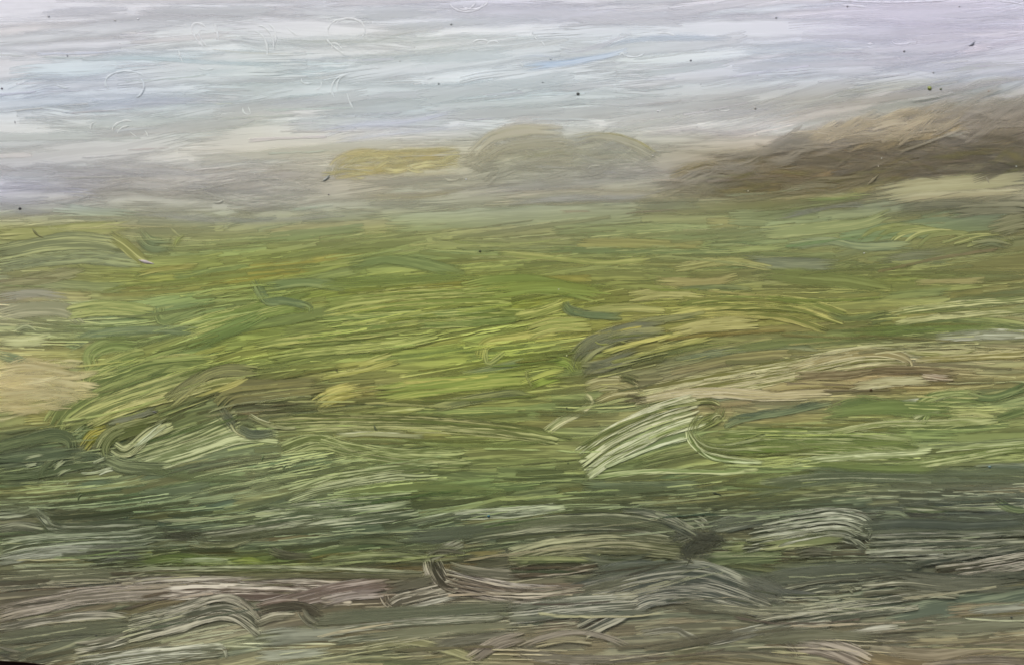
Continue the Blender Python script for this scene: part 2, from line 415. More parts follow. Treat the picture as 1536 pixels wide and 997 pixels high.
def flow(x, y, L, bend=1.0, na=3.0):
    """polyline through (x, y) that follows the brush directions"""
    pts = [(x, y)]
    off = math.radians(rng.normal(0, na)); cv = rng.normal(0, 0.0006) * bend
    st = L / 6
    px, py = x, y; d = 0
    for _ in range(3):
        aa = angle(px, py) + off + cv * d; px += st * math.cos(aa); py -= st * math.sin(aa); d += st; pts.append((px, py))
    px, py = x, y; d = 0
    for _ in range(3):
        aa = angle(px, py) + off + cv * d; px -= st * math.cos(aa); py += st * math.sin(aa); d -= st; pts.insert(0, (px, py))
    return pts

def tones(c, y, ct):
    """dark glaze and the lighter ground the bristles scraped free"""
    c = np.asarray(c, float)
    A = c * (1 - 0.70 * ct); B = c * (1 + 0.62 * ct) + np.array([5, 3, 2]) * ct * 4
    return jit(A), jit(B)

def contrast(y):
    return float(np.interp(y, [0, 200, 300, 345, 420, 520, 640, 750, 820, 1000], [0.018, 0.03, 0.05, 0.10, 0.15, 0.21, 0.27, 0.31, 0.33, 0.29]))

def scatter(nb, y0, y1, wr, lr, op, fe=None, x0=-20, x1=1556, cm=1.0, bias=(-0.03, 0.03), na=3.0, bright=0.0, bend=0.6):
    for _ in range(nb):
        x = rng.uniform(x0, x1); y = rng.uniform(y0, y1)
        L = rng.uniform(*lr); wd = rng.uniform(*wr)
        r0 = int(region(x, y))
        if r0 in (1, 2): L *= 0.55; wd *= 0.8
        ct = contrast(y) * cm * (0.72 if y > 330 else 1.0); bk = 1 + bright * rng.normal()
        sh = rng.normal(0, 2.6 if y > 320 else 1.2) * np.array([1.0, -0.1, -0.6]) + rng.normal(0, 1.2 if y > 320 else 0.6, 3)
        fol = ((1 - 0.70 * ct) * bk, (1 + 0.62 * ct) * bk, sh)
        A = B = field(x, y)
        P = flow(x, y, L, bend, na)
        stroke(P, wd, A, B, op=rng.uniform(*op), fe=fe, bias=rng.uniform(*bias), fol=fol)

# --- lay-in
scatter(150, -10, 330, (26, 60), (220, 520), (0.85, 1.0), fe=14)
scatter(280, 318, 760, (20, 46), (160, 420), (0.9, 1.0), fe=6)
scatter(160, 745, 1005, (18, 40), (160, 420), (0.9, 1.0), fe=5)
# --- second layer
scatter(110, -10, 320, (8, 26), (90, 360), (0.3, 0.75), fe=5, cm=1.3, bright=0.008)
scatter(260, 322, 760, (10, 28), (90, 300), (0.6, 0.95), fe=3, bright=0.03)
scatter(150, 745, 1005, (9, 26), (90, 320), (0.6, 0.95), fe=3, bright=0.035)

# --- traced strokes
def comb(P, wd, A, B, dens=4.6):
    """single bristle tracks inside a loaded stroke: scraped light lines and thin dark drags"""
    C, s_ = catmull(P, 4.0); L = s_[-1]
    T_ = np.gradient(C, axis=0); T_ /= np.linalg.norm(T_, axis=1)[:, None] + 1e-9
    N = np.stack([-T_[:, 1], T_[:, 0]], 1)
    for q in np.arange(-wd / 2 + 1.5, wd / 2, dens):
        for _ in range(1 + int(L > 150)):
            a0 = rng.uniform(-0.1, 0.45); a1 = a0 + rng.uniform(0.4, 0.9)
            i0, i1 = int(max(0, a0) * len(s_)), int(min(1, a1) * len(s_))
            if i1 - i0 < 5: continue
            o = q + rng.normal(0, 1.2)
            pts = (C + N * o)[i0:i1][::max(1, (i1 - i0) // 6)]
            if len(pts) < 3: continue
            lt = rng.random() < 0.6
            c = np.clip(B * 1.04 + 3, 0, 215) if lt else A * 0.94
            stroke(pts, rng.uniform(1.8, 3.4), c, c * (1.05 if lt else 1.06), op=rng.uniform(0.35, 0.85), fe=1.1, taper=0.15)

def T(P, wd, A, B=None, **k):
    k.setdefault('named', True)
    A = np.asarray(A, float); B = A * 1.22 + 8 if B is None else np.asarray(B, float)
    m_ = 0.5 * (A + B); q_ = 1.1 if P[0][1] > 560 else (1.0 if P[0][1] > 330 else 0.7)
    sat = 0.75 if P[0][1] > 740 else (0.92 if P[0][1] > 330 else 0.92)
    if P[0][1] > 500 and m_[0] > 1.12 * m_[1]: sat *= 0.65
    dk = 1.0
    if P[0][1] < 320: dk = 1.10 if (P[0][1] > 130 and P[0][0] > 990) else 0.99
    A, B = [(m_ + (c - m_) * q_) * dk for c in (A, B)]
    if P[0][1] < 320: k['op'] = k.get('op', 1.0) * 0.72; k['fe'] = k.get('fe', 5) * 1.7
    A, B = [c.mean() + (c - c.mean()) * sat for c in (A, B)]
    if P[0][1] > 740: A, B = A * np.array([1.0, 1.0, .98]), B * np.array([1.0, 1.0, .98])
    elif P[0][1] > 500 and m_[0] > m_[1]: A, B = A * np.array([1, 1.01, .94]), B * np.array([1, 1.01, .94])
    stroke(P, wd, jit(A, 2), jit(B, 2), **k)
    if wd >= 11 and P[0][1] > 400 and k.get('fe', 3) < 4.5: comb(P, wd, A, B)
def bundle(P, offs, wd, A, B, **k):
    for dx, dy in offs:
        T([(x + dx, y + dy) for x, y in P], wd * rng.uniform(.85, 1.15), jit(A, 4), jit(B, 4), **k)

def traced():
    SK = dict(fe=7)
    # sky
    T([(-10,30),(120,25),(300,32),(460,22)], 46, (199,198,204), (206,205,210), op=.6, fe=16)
    T([(600,15),(760,18),(950,25),(1120,20)], 40, (206,205,214), (213,212,222), op=.7, fe=14)
    T([(1180,30),(1300,22),(1420,24),(1550,20)], 60, (208,204,218), (216,212,228), op=.8, fe=16)
    T([(1200,55),(1330,50),(1540,52)], 40, (203,200,212), (210,207,220), op=.7, fe=12)
    T([(120,88),(200,84),(300,92),(400,96),(470,94)], 13, (176,199,202), (196,208,212), op=.8, **SK)
    T([(250,112),(330,108),(420,100)], 12, (182,202,204), (198,210,212), op=.7, **SK)
    T([(10,135),(60,118),(130,120),(200,118)], 24, (180,192,206), (192,200,212), op=.75, fe=9)
    T([(20,150),(70,135),(120,140)], 18, (182,188,212), (194,198,216), op=.7, fe=8)
    T([(90,172),(180,158),(270,152),(330,155)], 22, (182,188,206), (198,202,216), op=.75, fe=8)
    T([(-10,168),(60,160),(150,150)], 14, (176,190,200), (190,200,208), op=.7, fe=6)
    T([(150,103),(165,98),(220,98),(300,105)], 14, (205,203,208), (211,209,214), op=.8, fe=6)
    T([(300,118),(400,120),(490,118)], 16, (200,202,206), (208,210,212), op=.7, fe=6)
    T([(390,160),(460,152),(530,150)], 14, (196,200,208), (208,212,220), op=.7, fe=6)
    T([(475,200),(540,188),(620,182),(690,166)], 20, (196,200,214), (206,208,222), op=.85, fe=7)
    T([(500,212),(600,200),(700,190)], 14, (190,194,202), (202,204,212), op=.8, fe=6)
    T([(430,62),(500,62),(560,62),(610,50),(650,45)], 7, (174,180,166), (190,194,184), op=.8, fe=3)
    T([(480,88),(560,90),(640,84),(700,72)], 22, (184,196,194), (198,208,208), op=.75, fe=9)
    T([(380,102),(470,104),(560,100)], 14, (186,200,202), (200,208,210), op=.7, fe=6)
    T([(780,102),(840,96),(900,86),(945,76)], 17, (164,190,222), (188,204,226), op=.95, fe=7)
    T([(770,92),(800,88),(850,92)], 22, (178,194,218), (192,204,222), op=.8, fe=9)
    T([(900,72),(960,58),(1020,56),(1090,58)], 15, (180,194,212), (196,204,216), op=.8, fe=6)
    T([(820,64),(850,76),(890,72),(950,52)], 16, (202,200,212), (212,210,222), op=.85, fe=6)
    T([(1060,82),(1140,76),(1220,70),(1290,74)], 22, (188,198,214), (204,210,222), op=.8, fe=9)
    T([(1130,92),(1220,88),(1300,90)], 16, (184,198,210), (202,210,218), op=.75, fe=6)
    T([(700,125),(800,128),(900,120)], 26, (186,198,202), (198,206,208), op=.6, fe=10)
    T([(860,110),(930,112),(1000,118)], 26, (188,192,190), (204,206,204), op=.6, fe=9)
    T([(940,160),(1000,155),(1050,146)], 10, (170,172,178), (188,188,192), op=.75, fe=5)
    T([(1160,120),(1210,112),(1260,105)], 16, (164,166,170), (182,182,184), op=.75, fe=7)
    T([(1010,185),(1060,170),(1120,168),(1180,160)], 20, (168,166,170), (184,182,184), op=.7, fe=8)
    T([(960,205),(1030,195),(1100,200),(1160,190)], 22, (172,168,170), (190,184,182), op=.7, fe=8)
    T([(1350,95),(1400,105),(1460,100)], 40, (188,192,206), (198,200,212), op=.75, fe=14)
    T([(1250,85),(1320,82),(1420,76)], 10, (186,192,194), (200,204,206), op=.7, fe=5)
    T([(1240,150),(1300,130),(1390,125),(1440,120)], 18, (172,174,156), (188,188,172), op=.8, fe=7)
    T([(1250,138),(1320,136),(1380,130)], 8, (168,164,128), (180,176,146), op=.75, fe=4)
    T([(1400,112),(1470,100),(1550,94)], 20, (182,186,178), (198,200,194), op=.75, fe=6)
    T([(1440,135),(1470,122),(1510,118),(1550,120)], 12, (168,168,152), (190,190,180), op=.8, fe=4)
    T([(1380,158),(1420,148),(1460,150),(1500,146),(1550,152)], 12, (180,180,186), (204,204,210), op=.9, fe=5)
    T([(1130,190),(1200,178),(1280,172),(1340,170)], 24, (174,168,158), (190,184,174), op=.75, fe=9)
    T([(1140,165),(1230,150),(1300,148)], 22, (170,168,158), (184,182,172), op=.7, fe=8)
    # pale haze on the left
    T([(-10,286),(40,282),(90,284),(150,290)], 26, (158,158,166), (178,178,192), op=.9, fe=8)
    T([(-10,270),(50,274),(110,286)], 7, (184,184,190), (198,198,204), op=.85, fe=3)
    T([(140,290),(190,285),(260,290)], 14, (162,160,142), (182,178,158), op=.8, fe=5)
    T([(20,252),(110,256),(240,262)], 20, (160,160,160), (176,174,170), op=.7, fe=6)
    T([(200,262),(240,254),(320,256),(400,250)], 14, (172,166,152), (188,180,164), op=.7, fe=5)
    T([(380,262),(440,252),(490,248)], 16, (182,176,156), (196,190,172), op=.8, fe=5)
    T([(280,300),(340,288),(440,296)], 14, (150,150,142), (166,164,154), op=.7, fe=5)
    T([(200,318),(300,328),(420,330),(520,322)], 18, (150,152,142), (164,164,154), op=.75, fe=6)
    # ochre patch
    T([(496,266),(508,246),(540,234),(600,234),(692,230)], 26, (168,154,92), (182,170,116), fe=4)
    T([(500,262),(550,256),(610,250),(690,242)], 22, (164,150,86), (180,166,110), fe=4)
    T([(540,226),(600,227),(690,224)], 9, (172,166,116), (186,180,136), op=.85, fe=3)
    T([(600,266),(650,262),(690,258)], 12, (172,164,126), (188,180,146), op=.85, fe=4)
    T([(520,282),(600,272),(720,262)], 16, (156,154,136), (170,166,148), op=.85, fe=5)
    T([(540,292),(620,296),(700,286)], 14, (160,154,118), (180,174,142), op=.8, fe=5)
    # pale rounded hills
    T([(706,236),(750,210),(800,202),(850,206)], 34, (170,166,140), (184,180,160), op=.9, fe=5)
    T([(730,206),(760,194),(800,189),(846,192)], 15, (182,174,150), (196,188,166), op=.9, fe=4)
    T([(735,190),(775,180),(815,178),(846,187)], 9, (202,197,190), (212,208,204), op=.9, fe=4)
    T([(700,262),(770,246),(860,232),(940,228),(990,246)], 44, (160,160,136), (174,172,150), op=.9, fe=9)
    T([(850,218),(900,208),(945,216),(985,238)], 24, (160,158,134), (176,172,150), op=.9, fe=5)
    T([(896,201),(925,203),(955,213),(985,228)], 6, (162,154,92), (172,164,108), op=.9, fe=2.5)
    T([(838,200),(846,212),(842,232)], 10, (160,154,110), (180,172,134), op=.7, fe=4)
    T([(780,238),(840,230),(860,245)], 14, (152,150,104), (166,162,122), op=.7, fe=5)
    T([(870,246),(900,254),(930,258)], 14, (168,170,172), (192,192,196), op=.75, fe=4)
    T([(700,290),(800,278),(900,272),(1000,262)], 22, (156,156,144), (174,172,160), op=.8, fe=7)
    T([(760,305),(850,298),(950,296),(1010,286)], 18, (160,160,152), (172,170,164), op=.8, fe=6)
    T([(930,280),(1000,272),(1060,262)], 20, (150,148,132), (168,164,148), op=.75, fe=7)
    # dark wooded hill
    T([(1005,272),(1060,254),(1140,250),(1220,254)], 30, (104,94,62), (132,118,82), fe=6)
    T([(1000,262),(1060,244),(1130,236),(1180,232)], 18, (128,116,78), (154,142,106), op=.9, fe=5)
    T([(1060,286),(1130,280),(1220,284),(1290,268)], 28, (98,90,60), (124,112,74), fe=6)
    T([(1110,246),(1180,232),(1260,234),(1340,242)], 30, (94,84,66), (122,108,82), fe=6)
    T([(1170,222),(1220,216),(1280,226),(1330,236)], 24, (90,82,68), (118,106,84), fe=6)
    T([(1140,228),(1200,208),(1270,196),(1330,186)], 20, (150,136,108), (176,160,132), op=.9, fe=6)
    T([(1220,212),(1280,200),(1340,196),(1420,192)], 24, (140,122,86), (166,148,110), op=.95, fe=5)
    T([(1290,186),(1340,180),(1400,166),(1430,156)], 22, (146,134,108), (170,158,132), op=.9, fe=6)
    T([(1316,204),(1350,196),(1380,178),(1410,160)], 26, (126,112,82), (158,142,106), fe=5)
    T([(1380,222),(1400,196),(1420,172),(1448,158)], 26, (126,114,90), (158,146,120), fe=4)
    T([(1428,220),(1432,192),(1452,172),(1490,162)], 24, (130,120,98), (168,158,134), fe=3)
    T([(1460,214),(1484,196),(1506,172)], 22, (122,110,88), (168,156,130), fe=3)
    T([(1490,214),(1514,190),(1550,166)], 26, (112,104,84), (140,128,104), fe=4)
    T([(1460,165),(1500,156),(1555,160)], 16, (120,114,96), (150,144,126), fe=4)
    T([(1320,216),(1390,226),(1470,222),(1550,206)], 24, (98,90,70), (128,116,88), fe=5)
    T([(1330,236),(1400,240),(1460,232),(1550,226)], 26, (88,82,64), (110,102,80), fe=6)
    T([(1455,244),(1500,236),(1555,230)], 22, (76,74,66), (98,94,80), fe=6)
    T([(1260,254),(1340,256),(1430,252),(1550,246)], 22, (96,92,74), (120,114,92), fe=5)
    T([(1160,262),(1230,262),(1270,252)], 20, (124,106,74), (150,132,98), op=.9, fe=5)
    T([(1262,262),(1275,250),(1282,240)], 12, (160,146,108), (180,168,134), op=.9, fe=3)
    T([(1320,256),(1345,252)], 12, (168,164,140), (184,180,158), op=.8, fe=3)
    T([(1136,284),(1190,276),(1240,280)], 20, (88,82,66), (108,98,76), op=.9, fe=5)
    T([(1290,280),(1360,270),(1450,264),(1555,252)], 9, (84,86,54), (104,104,68), fe=3)
    T([(1260,292),(1300,284),(1330,278)], 16, (110,104,66), (132,124,84), fe=4)
    # pale field under the hill
    T([(1310,290),(1380,280),(1450,275),(1555,266)], 30, (150,146,106), (170,166,128), fe=4)
    T([(1330,302),(1400,294),(1470,290),(1555,286)], 18, (154,148,112), (174,168,134), fe=4)
    T([(1190,300),(1250,298),(1310,291)], 14, (112,126,74), (140,146,92), fe=4)
    T([(1150,302),(1230,294),(1300,296)], 8, (150,140,96), (166,156,112), op=.85, fe=3)
    T([(1160,330),(1220,316),(1270,308),(1308,308)], 11, (128,130,118), (142,143,132), fe=5, op=.6)
    T([(1345,314),(1420,306),(1480,308),(1555,298)], 20, (98,98,80), (120,118,94), fe=5)
    T([(1420,320),(1490,312),(1555,312)], 24, (104,104,82), (126,124,98), fe=5)
    T([(1480,345),(1520,335),(1555,332)], 34, (108,108,80), (130,128,96), fe=6)
    T([(1136,350),(1200,345),(1290,336),(1340,320)], 22, (128,136,88), (158,162,108), fe=4)
    for i in range(5):
        T([(1285+i*22,362+i*3),(1310+i*22,346+i*2),(1350+i*24,338+i*3),(1400+i*16,344+i*5)], 9, (120,126,76), (164,164,104), fe=2.5)
    for i in range(4):
        T([(1410+i*18,366+i*2),(1450+i*16,354+i*3),(1490+i*12,350+i*4)], 8, (110,116,72), (150,150,92), fe=2.5)
    T([(1455,366),(1490,362),(1520,368)], 20, (98,104,76), (124,126,90), fe=5)
    T([(1180,370),(1240,362),(1300,370),(1370,366)], 18, (102,114,84), (128,136,98), fe=5)
    T([(1318,394),(1360,386),(1420,384)], 24, (120,124,98), (132,134,104), fe=9, op=.6)
    T([(1110,392),(1180,396),(1260,398)], 24, (104,110,88), (126,130,100), fe=6)
    # upper meadow, left
    T([(-10,354),(60,350),(140,344),(200,338)], 24, (138,140,86), (162,160,106), fe=5)
    T([(-10,382),(60,368),(120,362),(190,370)], 30, (106,112,80), (146,150,102), fe=4, bias=-.02)
    T([(-10,402),(70,390),(140,386),(215,394)], 24, (108,114,86), (142,148,104), fe=4)
    T([(162,352),(185,366),(212,388),(232,394)], 20, (124,126,72), (168,166,104), fe=3)
    T([(205,346),(225,366),(262,368)], 26, (100,112,78), (124,134,92), fe=5)
    T([(262,374),(268,360),(280,352)], 12, (128,136,76), (156,158,96), fe=3)
    T([(205,412),(240,404),(300,398)], 10, (140,138,72), (174,168,100), fe=3)
    T([(-10,428),(50,420),(130,404)], 18, (112,112,78), (136,134,96), fe=4)
    T([(-10,448),(50,440),(104,446)], 20, (142,142,126), (160,158,144), fe=6, op=.6)
    T([(-10,474),(50,464),(98,466),(128,486)], 26, (144,145,112), (168,165,132), fe=5, op=.75)
    T([(98,470),(160,462),(236,470)], 24, (118,130,74), (160,162,96), fe=3)
    T([(238,458),(243,480),(268,474),(310,462)], 20, (94,110,66), (124,134,80), fe=4)
    T([(270,500),(330,482),(410,462),(470,452)], 32, (108,124,64), (170,172,100), fe=4)
    T([(20,500),(40,490),(56,500)], 18, (110,118,88), (140,144,108), fe=5)
    T([(100,520),(150,500),(230,494),(300,498)], 18, (108,124,90), (140,150,106), fe=5, op=.7)
    T([(0,515),(40,512),(80,508)], 20, (164,164,124), (184,182,144), fe=5)
    T([(-10,530),(30,540),(60,556)], 18, (100,118,88), (140,150,108), op=.7, fe=5)
    # centre meadow sweeps
    bundle([(480,462),(560,448),(660,440),(760,440)], [(0,0),(10,14),(30,30)], 16, (108,122,60), (172,172,98), fe=3)
    bundle([(470,480),(560,474),(660,470),(760,462)], [(0,0),(30,16)], 14, (104,120,64), (164,168,98), fe=3)
    T([(770,478),(810,468),(848,456)], 18, (116,126,62), (176,174,98), fe=3)
    T([(846,452),(852,464),(880,470),(935,474)], 15, (88,102,74), (108,118,84), fe=3)
    T([(870,468),(940,462),(1000,466)], 14, (132,134,78), (168,164,100), fe=3)
    bundle([(1010,458),(1100,448),(1200,452),(1275,474)], [(0,0),(-8,12),(-30,24)], 13, (104,110,58), (164,160,92), fe=3)
    T([(1240,470),(1275,478),(1330,470)], 12, (92,104,62), (120,128,76), fe=4)
    bundle([(1330,470),(1420,458),(1550,448)], [(0,0),(10,16)], 12, (116,122,74), (176,174,124), fe=3)
    T([(1320,500),(1400,490),(1480,486),(1555,496)], 22, (92,104,62), (136,142,84), fe=4)
    T([(1400,508),(1470,502),(1555,504)], 16, (142,144,118), (180,180,158), fe=4)
    T([(1010,405),(1090,392),(1160,402)], 14, (140,138,84), (166,162,102), fe=4)
    T([(980,422),(1060,424),(1110,414)], 16, (140,132,84), (164,156,100), fe=4)
    T([(1010,436),(1080,430),(1130,434)], 10, (98,106,70), (118,124,78), fe=3)
    T([(1370,424),(1430,422),(1480,420)], 10, (160,152,98), (174,166,112), op=.85, fe=3)
    T([(940,446),(1000,440),(1060,444)], 18, (138,136,82), (162,156,100), fe=4)
    T([(930,490),(1000,478),(1060,470)], 14, (100,106,72), (128,128,84), fe=4)
    T([(740,380),(820,386),(900,394),(980,388)], 12, (140,146,80), (172,170,100), op=.85, fe=3)
    T([(690,432),(760,424),(840,432),(900,446)], 30, (108,122,60), (128,138,74), fe=6)
    T([(520,398),(590,390),(700,410)], 22, (104,118,70), (124,136,80), fe=6)
    T([(390,432),(450,424),(520,428)], 20, (104,118,74), (124,134,84), fe=5)
    T([(380,418),(400,450),(425,452),(462,460),(462,472)], 16, (92,108,74), (112,124,82), fe=4)
    bundle([(380,520),(460,508),(560,500),(640,486)], [(0,0),(20,18)], 16, (112,124,64), (168,168,98), fe=3)
    T([(720,540),(730,515),(780,505),(840,498)], 18, (130,132,70), (172,164,98), fe=3)
    T([(728,520),(732,545),(760,528)], 10, (98,110,62), (140,142,84), fe=3)
    T([(790,500),(830,488),(890,486)], 24, (138,144,76), (172,168,96), fe=4)
    T([(690,562),(740,552),(790,540)], 12, (96,108,74), (124,132,84), fe=3)
    T([(500,552),(550,544),(590,532)], 12, (150,148,82), (178,172,112), fe=3)
    T([(480,566),(540,556),(600,540)], 10, (148,146,80), (176,170,108), fe=3)
    T([(395,574),(425,573),(455,572)], 10, (168,152,62), (184,170,88), fe=3)
    T([(470,608),(500,592),(545,582)], 26, (150,142,78), (178,168,104), fe=4)
    T([(560,592),(640,580),(740,570),(800,566)], 30, (118,132,62), (148,154,80), fe=5)
    T([(560,622),(600,616),(640,612)], 8, (150,150,90), (190,188,138), fe=2.5)
    T([(780,580),(820,566),(850,560)], 24, (128,144,62), (160,164,82), fe=5)
    T([(800,580),(790,560),(800,555)], 10, (100,110,62), (150,150,90), op=.8, fe=3)
    T([(820,540),(850,545),(862,560)], 24, (110,134,56), (140,152,76), op=.85, fe=6)
    T([(640,612),(700,600),(760,590),(800,592)], 16, (94,100,66), (130,132,82), fe=4)
    # grey patch and brown lines, centre right
    T([(862,540),(890,516),(940,498),(1000,492)], 30, (98,100,82), (132,132,92), fe=4)
    T([(870,552),(905,548),(960,528)], 22, (94,96,78), (128,126,92), fe=4)
    bundle([(900,530),(960,514),(1060,490)], [(0,0),(15,14)], 10, (126,126,72), (172,166,100), fe=3)
    T([(1000,500),(1060,488),(1140,484)], 22, (146,142,86), (168,162,104), fe=4)
    T([(1010,540),(1080,528),(1160,518),(1230,522)], 14, (92,102,78), (124,130,94), fe=4)
    bundle([(960,586),(1060,566),(1180,546),(1290,526),(1358,524)], [(0,0),(4,12),(10,24)], 15, (112,112,66), (190,182,146), fe=2.5, bias=.02)
    T([(1180,552),(1270,532),(1330,530),(1362,540),(1366,552)], 14, (138,126,88), (194,184,152), fe=3)
    T([(1355,528),(1420,530),(1470,524)], 10, (112,112,66), (172,166,128), fe=3)
    T([(1370,540),(1440,536),(1550,530)], 14, (124,118,72), (176,168,128), fe=3)
    T([(1190,566),(1260,562),(1330,554),(1400,556),(1440,560)], 14, (104,86,54), (140,122,80), fe=3)
    T([(950,602),(1010,590),(1080,588),(1160,592),(1250,588)], 17, (162,150,118), (194,182,156), fe=4)
    T([(1140,584),(1210,576),(1290,576)], 14, (142,130,90), (162,150,108), fe=4)
    T([(1270,582),(1330,572),(1400,570)], 16, (150,144,112), (176,170,140), fe=4)
    T([(1380,562),(1410,566),(1432,567)], 11, (146,114,90), (190,166,150), fe=3)
    T([(1320,604),(1370,602),(1420,592)], 10, (170,174,144), (190,194,170), op=.85, fe=3)
    T([(875,580),(905,572),(935,574),(960,588)], 20, (142,134,96), (184,176,140), fe=3)
    T([(874,592),(885,602),(872,616),(840,632),(816,650)], 16, (110,118,70), (178,174,132), fe=3)
    T([(890,604),(920,592),(960,586)], 14, (124,118,80), (178,168,132), fe=3)
    T([(928,566),(945,568),(958,572)], 16, (86,88,58), (106,104,70), fe=4)
    T([(930,600),(950,598),(972,598)], 15, (82,70,48), (110,94,68), fe=4)
    # hook stroke
    bundle([(868,690),(920,656),(990,624),(1050,606)], [(-4,-10),(0,6),(10,22)], 17, (112,122,70), (190,190,154), fe=2.5, bias=.02)
    T([(862,672),(930,640),(1000,612),(1060,602),(1082,608)], 8, (84,90,50), (140,142,88), fe=2.5)
    T([(905,700),(960,678),(1000,664),(1032,656)], 7, (150,160,112), (198,204,168), fe=2)
    T([(1030,640),(1038,664),(1070,686),(1130,693)], 9, (104,118,66), (180,186,140), fe=2)
    T([(1060,632),(1072,622),(1080,626)], 9, (150,148,112), (194,190,158), fe=2)
    T([(1084,640),(1110,626),(1180,616),(1240,604)], 12, (76,90,70), (112,122,88), fe=3)
    bundle([(1075,652),(1160,648),(1260,650),(1370,662)], [(0,0),(10,12),(10,24)], 14, (96,110,60), (164,168,116), fe=3)
    # left leaf-like strokes
    T([(140,556),(136,532),(165,516),(210,516)], 26, (104,118,66), (128,138,80), fe=4)
    T([(132,586),(140,560),(190,536),(220,530)], 24, (108,122,66), (148,152,86), fe=4)
    T([(150,580),(200,556),(260,540),(330,540)], 18, (134,140,74), (170,168,102), fe=3)
    T([(78,642),(100,612),(160,578),(240,552),(320,546)], 34, (88,102,58), (128,136,78), fe=3)
    T([(96,642),(150,612),(230,584),(310,560)], 30, (104,114,66), (160,160,98), fe=3, bias=.02)
    T([(130,640),(190,612),(260,592),(330,572),(372,570)], 16, (130,130,78), (184,178,124), fe=2.5)
    T([(250,604),(290,574),(330,556),(390,556)], 22, (108,108,78), (134,132,90), fe=4)
    T([(290,596),(340,580),(375,566)], 10, (138,134,78), (176,166,104), fe=3)
    T([(325,610),(350,590),(400,584),(450,580),(490,576)], 36, (98,96,68), (120,114,76), fe=5)
    T([(352,622),(380,620),(392,622)], 9, (120,102,62), (142,120,76), fe=3)
    T([(160,634),(200,624),(240,612)], 12, (96,98,80), (116,118,96), fe=3)
    T([(172,638),(195,634),(216,628)], 8, (176,152,48), (196,172,66), fe=2)
    T([(122,672),(140,652),(165,642)], 22, (98,98,36), (164,150,74), fe=4)
    T([(150,676),(162,656),(190,644),(240,634)], 26, (82,88,50), (130,132,88), fe=3)
    T([(168,668),(190,676),(225,650),(260,632)], 22, (84,90,58), (170,170,124), fe=3)
    T([(200,684),(250,668),(320,642),(360,624)], 30, (96,106,66), (164,168,118), fe=3)
    T([(210,700),(290,676),(360,654),(420,656)], 26, (112,122,78), (176,180,132), fe=3)
    T([(330,612),(345,630),(356,642)], 16, (80,86,70), (104,108,84), fe=3)
    T([(356,640),(378,650),(412,648)], 14, (76,84,72), (96,102,86), fe=3, lift=3)
    T([(372,620),(400,634),(440,636),(490,642)], 9, (110,112,70), (188,186,146), fe=2)
    bundle([(400,632),(500,628),(620,630),(740,638),(830,652)], [(0,0),(10,9)], 14, (88,94,54), (160,158,106), fe=2.5)
    T([(500,652),(560,650),(640,654)], 9, (152,152,110), (186,186,148), fe=2.5)
    bundle([(420,672),(470,656),(520,668),(600,680),(700,680)], [(0,0),(10,14)], 16, (100,110,62), (164,168,112), fe=3)
    bundle([(430,735),(500,714),(590,700),(660,698)], [(0,0),(0,16)], 14, (96,106,66), (172,176,128), fe=3)
    # left dark knotwork
    T([(-10,676),(40,662),(80,652),(104,660),(108,672)], 24, (74,82,60), (100,108,78), fe=3)
    T([(-10,694),(40,686),(90,680),(135,676)], 26, (76,84,64), (98,106,80), fe=4)
    T([(-10,718),(50,714),(100,700),(160,690)], 20, (72,80,58), (108,114,82), fe=4)
    T([(110,700),(150,692),(160,690),(190,700),(260,702)], 22, (82,90,64), (120,128,90), fe=4)
    T([(60,720),(70,700),(90,685)], 18, (76,84,60), (104,110,78), fe=4)
    for P in ([(36,688),(52,682),(68,680)], [(36,699),(56,694)], [(76,706),(90,694),(100,686)], [(80,716),(96,704),(110,700)], [(138,693),(150,688),(160,684)],
              [(146,710),(160,704),(172,702)], [(95,726),(104,718)]):
        T(P, 8, (158,162,126), (194,196,168), fe=2)
    T([(108,656),(120,648),(132,640)], 18, (134,148,104), (164,174,130), op=.9, fe=5)
    # right meadow below the brown lines
    T([(1240,620),(1290,604),(1340,612),(1400,618)], 22, (88,104,60), (116,128,74), fe=4)
    bundle([(1366,626),(1385,600),(1430,588),(1470,592)], [(0,0),(14,10)], 14, (98,112,64), (136,146,90), fe=3)
    T([(1368,628),(1390,618),(1412,618)], 9, (158,160,114), (190,190,150), fe=2.5)
    T([(1420,618),(1460,616),(1500,622)], 16, (142,148,88), (172,172,112), fe=4)
    T([(1450,590),(1490,596),(1550,574)], 16, (84,100,62), (116,128,80), fe=4)
    T([(1490,630),(1520,620),(1555,612)], 14, (82,96,58), (110,122,74), fe=4)
    T([(1240,650),(1320,636),(1400,634),(1500,630)], 12, (118,128,74), (170,172,120), fe=3)
    bundle([(1185,694),(1260,684),(1340,680),(1400,676)], [(0,0)], 12, (142,152,102), (192,196,156), fe=2.5)
    T([(1340,700),(1420,690),(1500,676),(1550,672)], 14, (110,122,70), (170,174,122), fe=3)
    T([(1400,676),(1470,668),(1550,664)], 9, (128,138,84), (180,184,136), fe=2.5)
    T([(1200,716),(1290,706),(1380,708)], 26, (82,92,72), (106,114,84), fe=5)
    T([(1136,724),(1210,716),(1300,714),(1400,718)], 12, (88,96,74), (168,172,138), fe=3)
    T([(1460,706),(1500,702),(1555,704)], 22, (84,94,80), (112,118,98), fe=5)
    bundle([(880,716),(980,706),(1090,708),(1140,704)], [(0,0)], 10, (112,124,76), (182,188,140), fe=2.5)
    T([(870,726),(960,730),(1050,728)], 20, (80,90,68), (104,112,82), fe=4)
    # lower left
    T([(-10,772),(30,768),(52,764),(66,776),(82,790),(130,790),(220,786)], 14, (72,80,64), (170,172,142), fe=2.5)
    T([(54,764),(70,774),(84,788)], 6, (150,156,120), (186,190,156), fe=2)
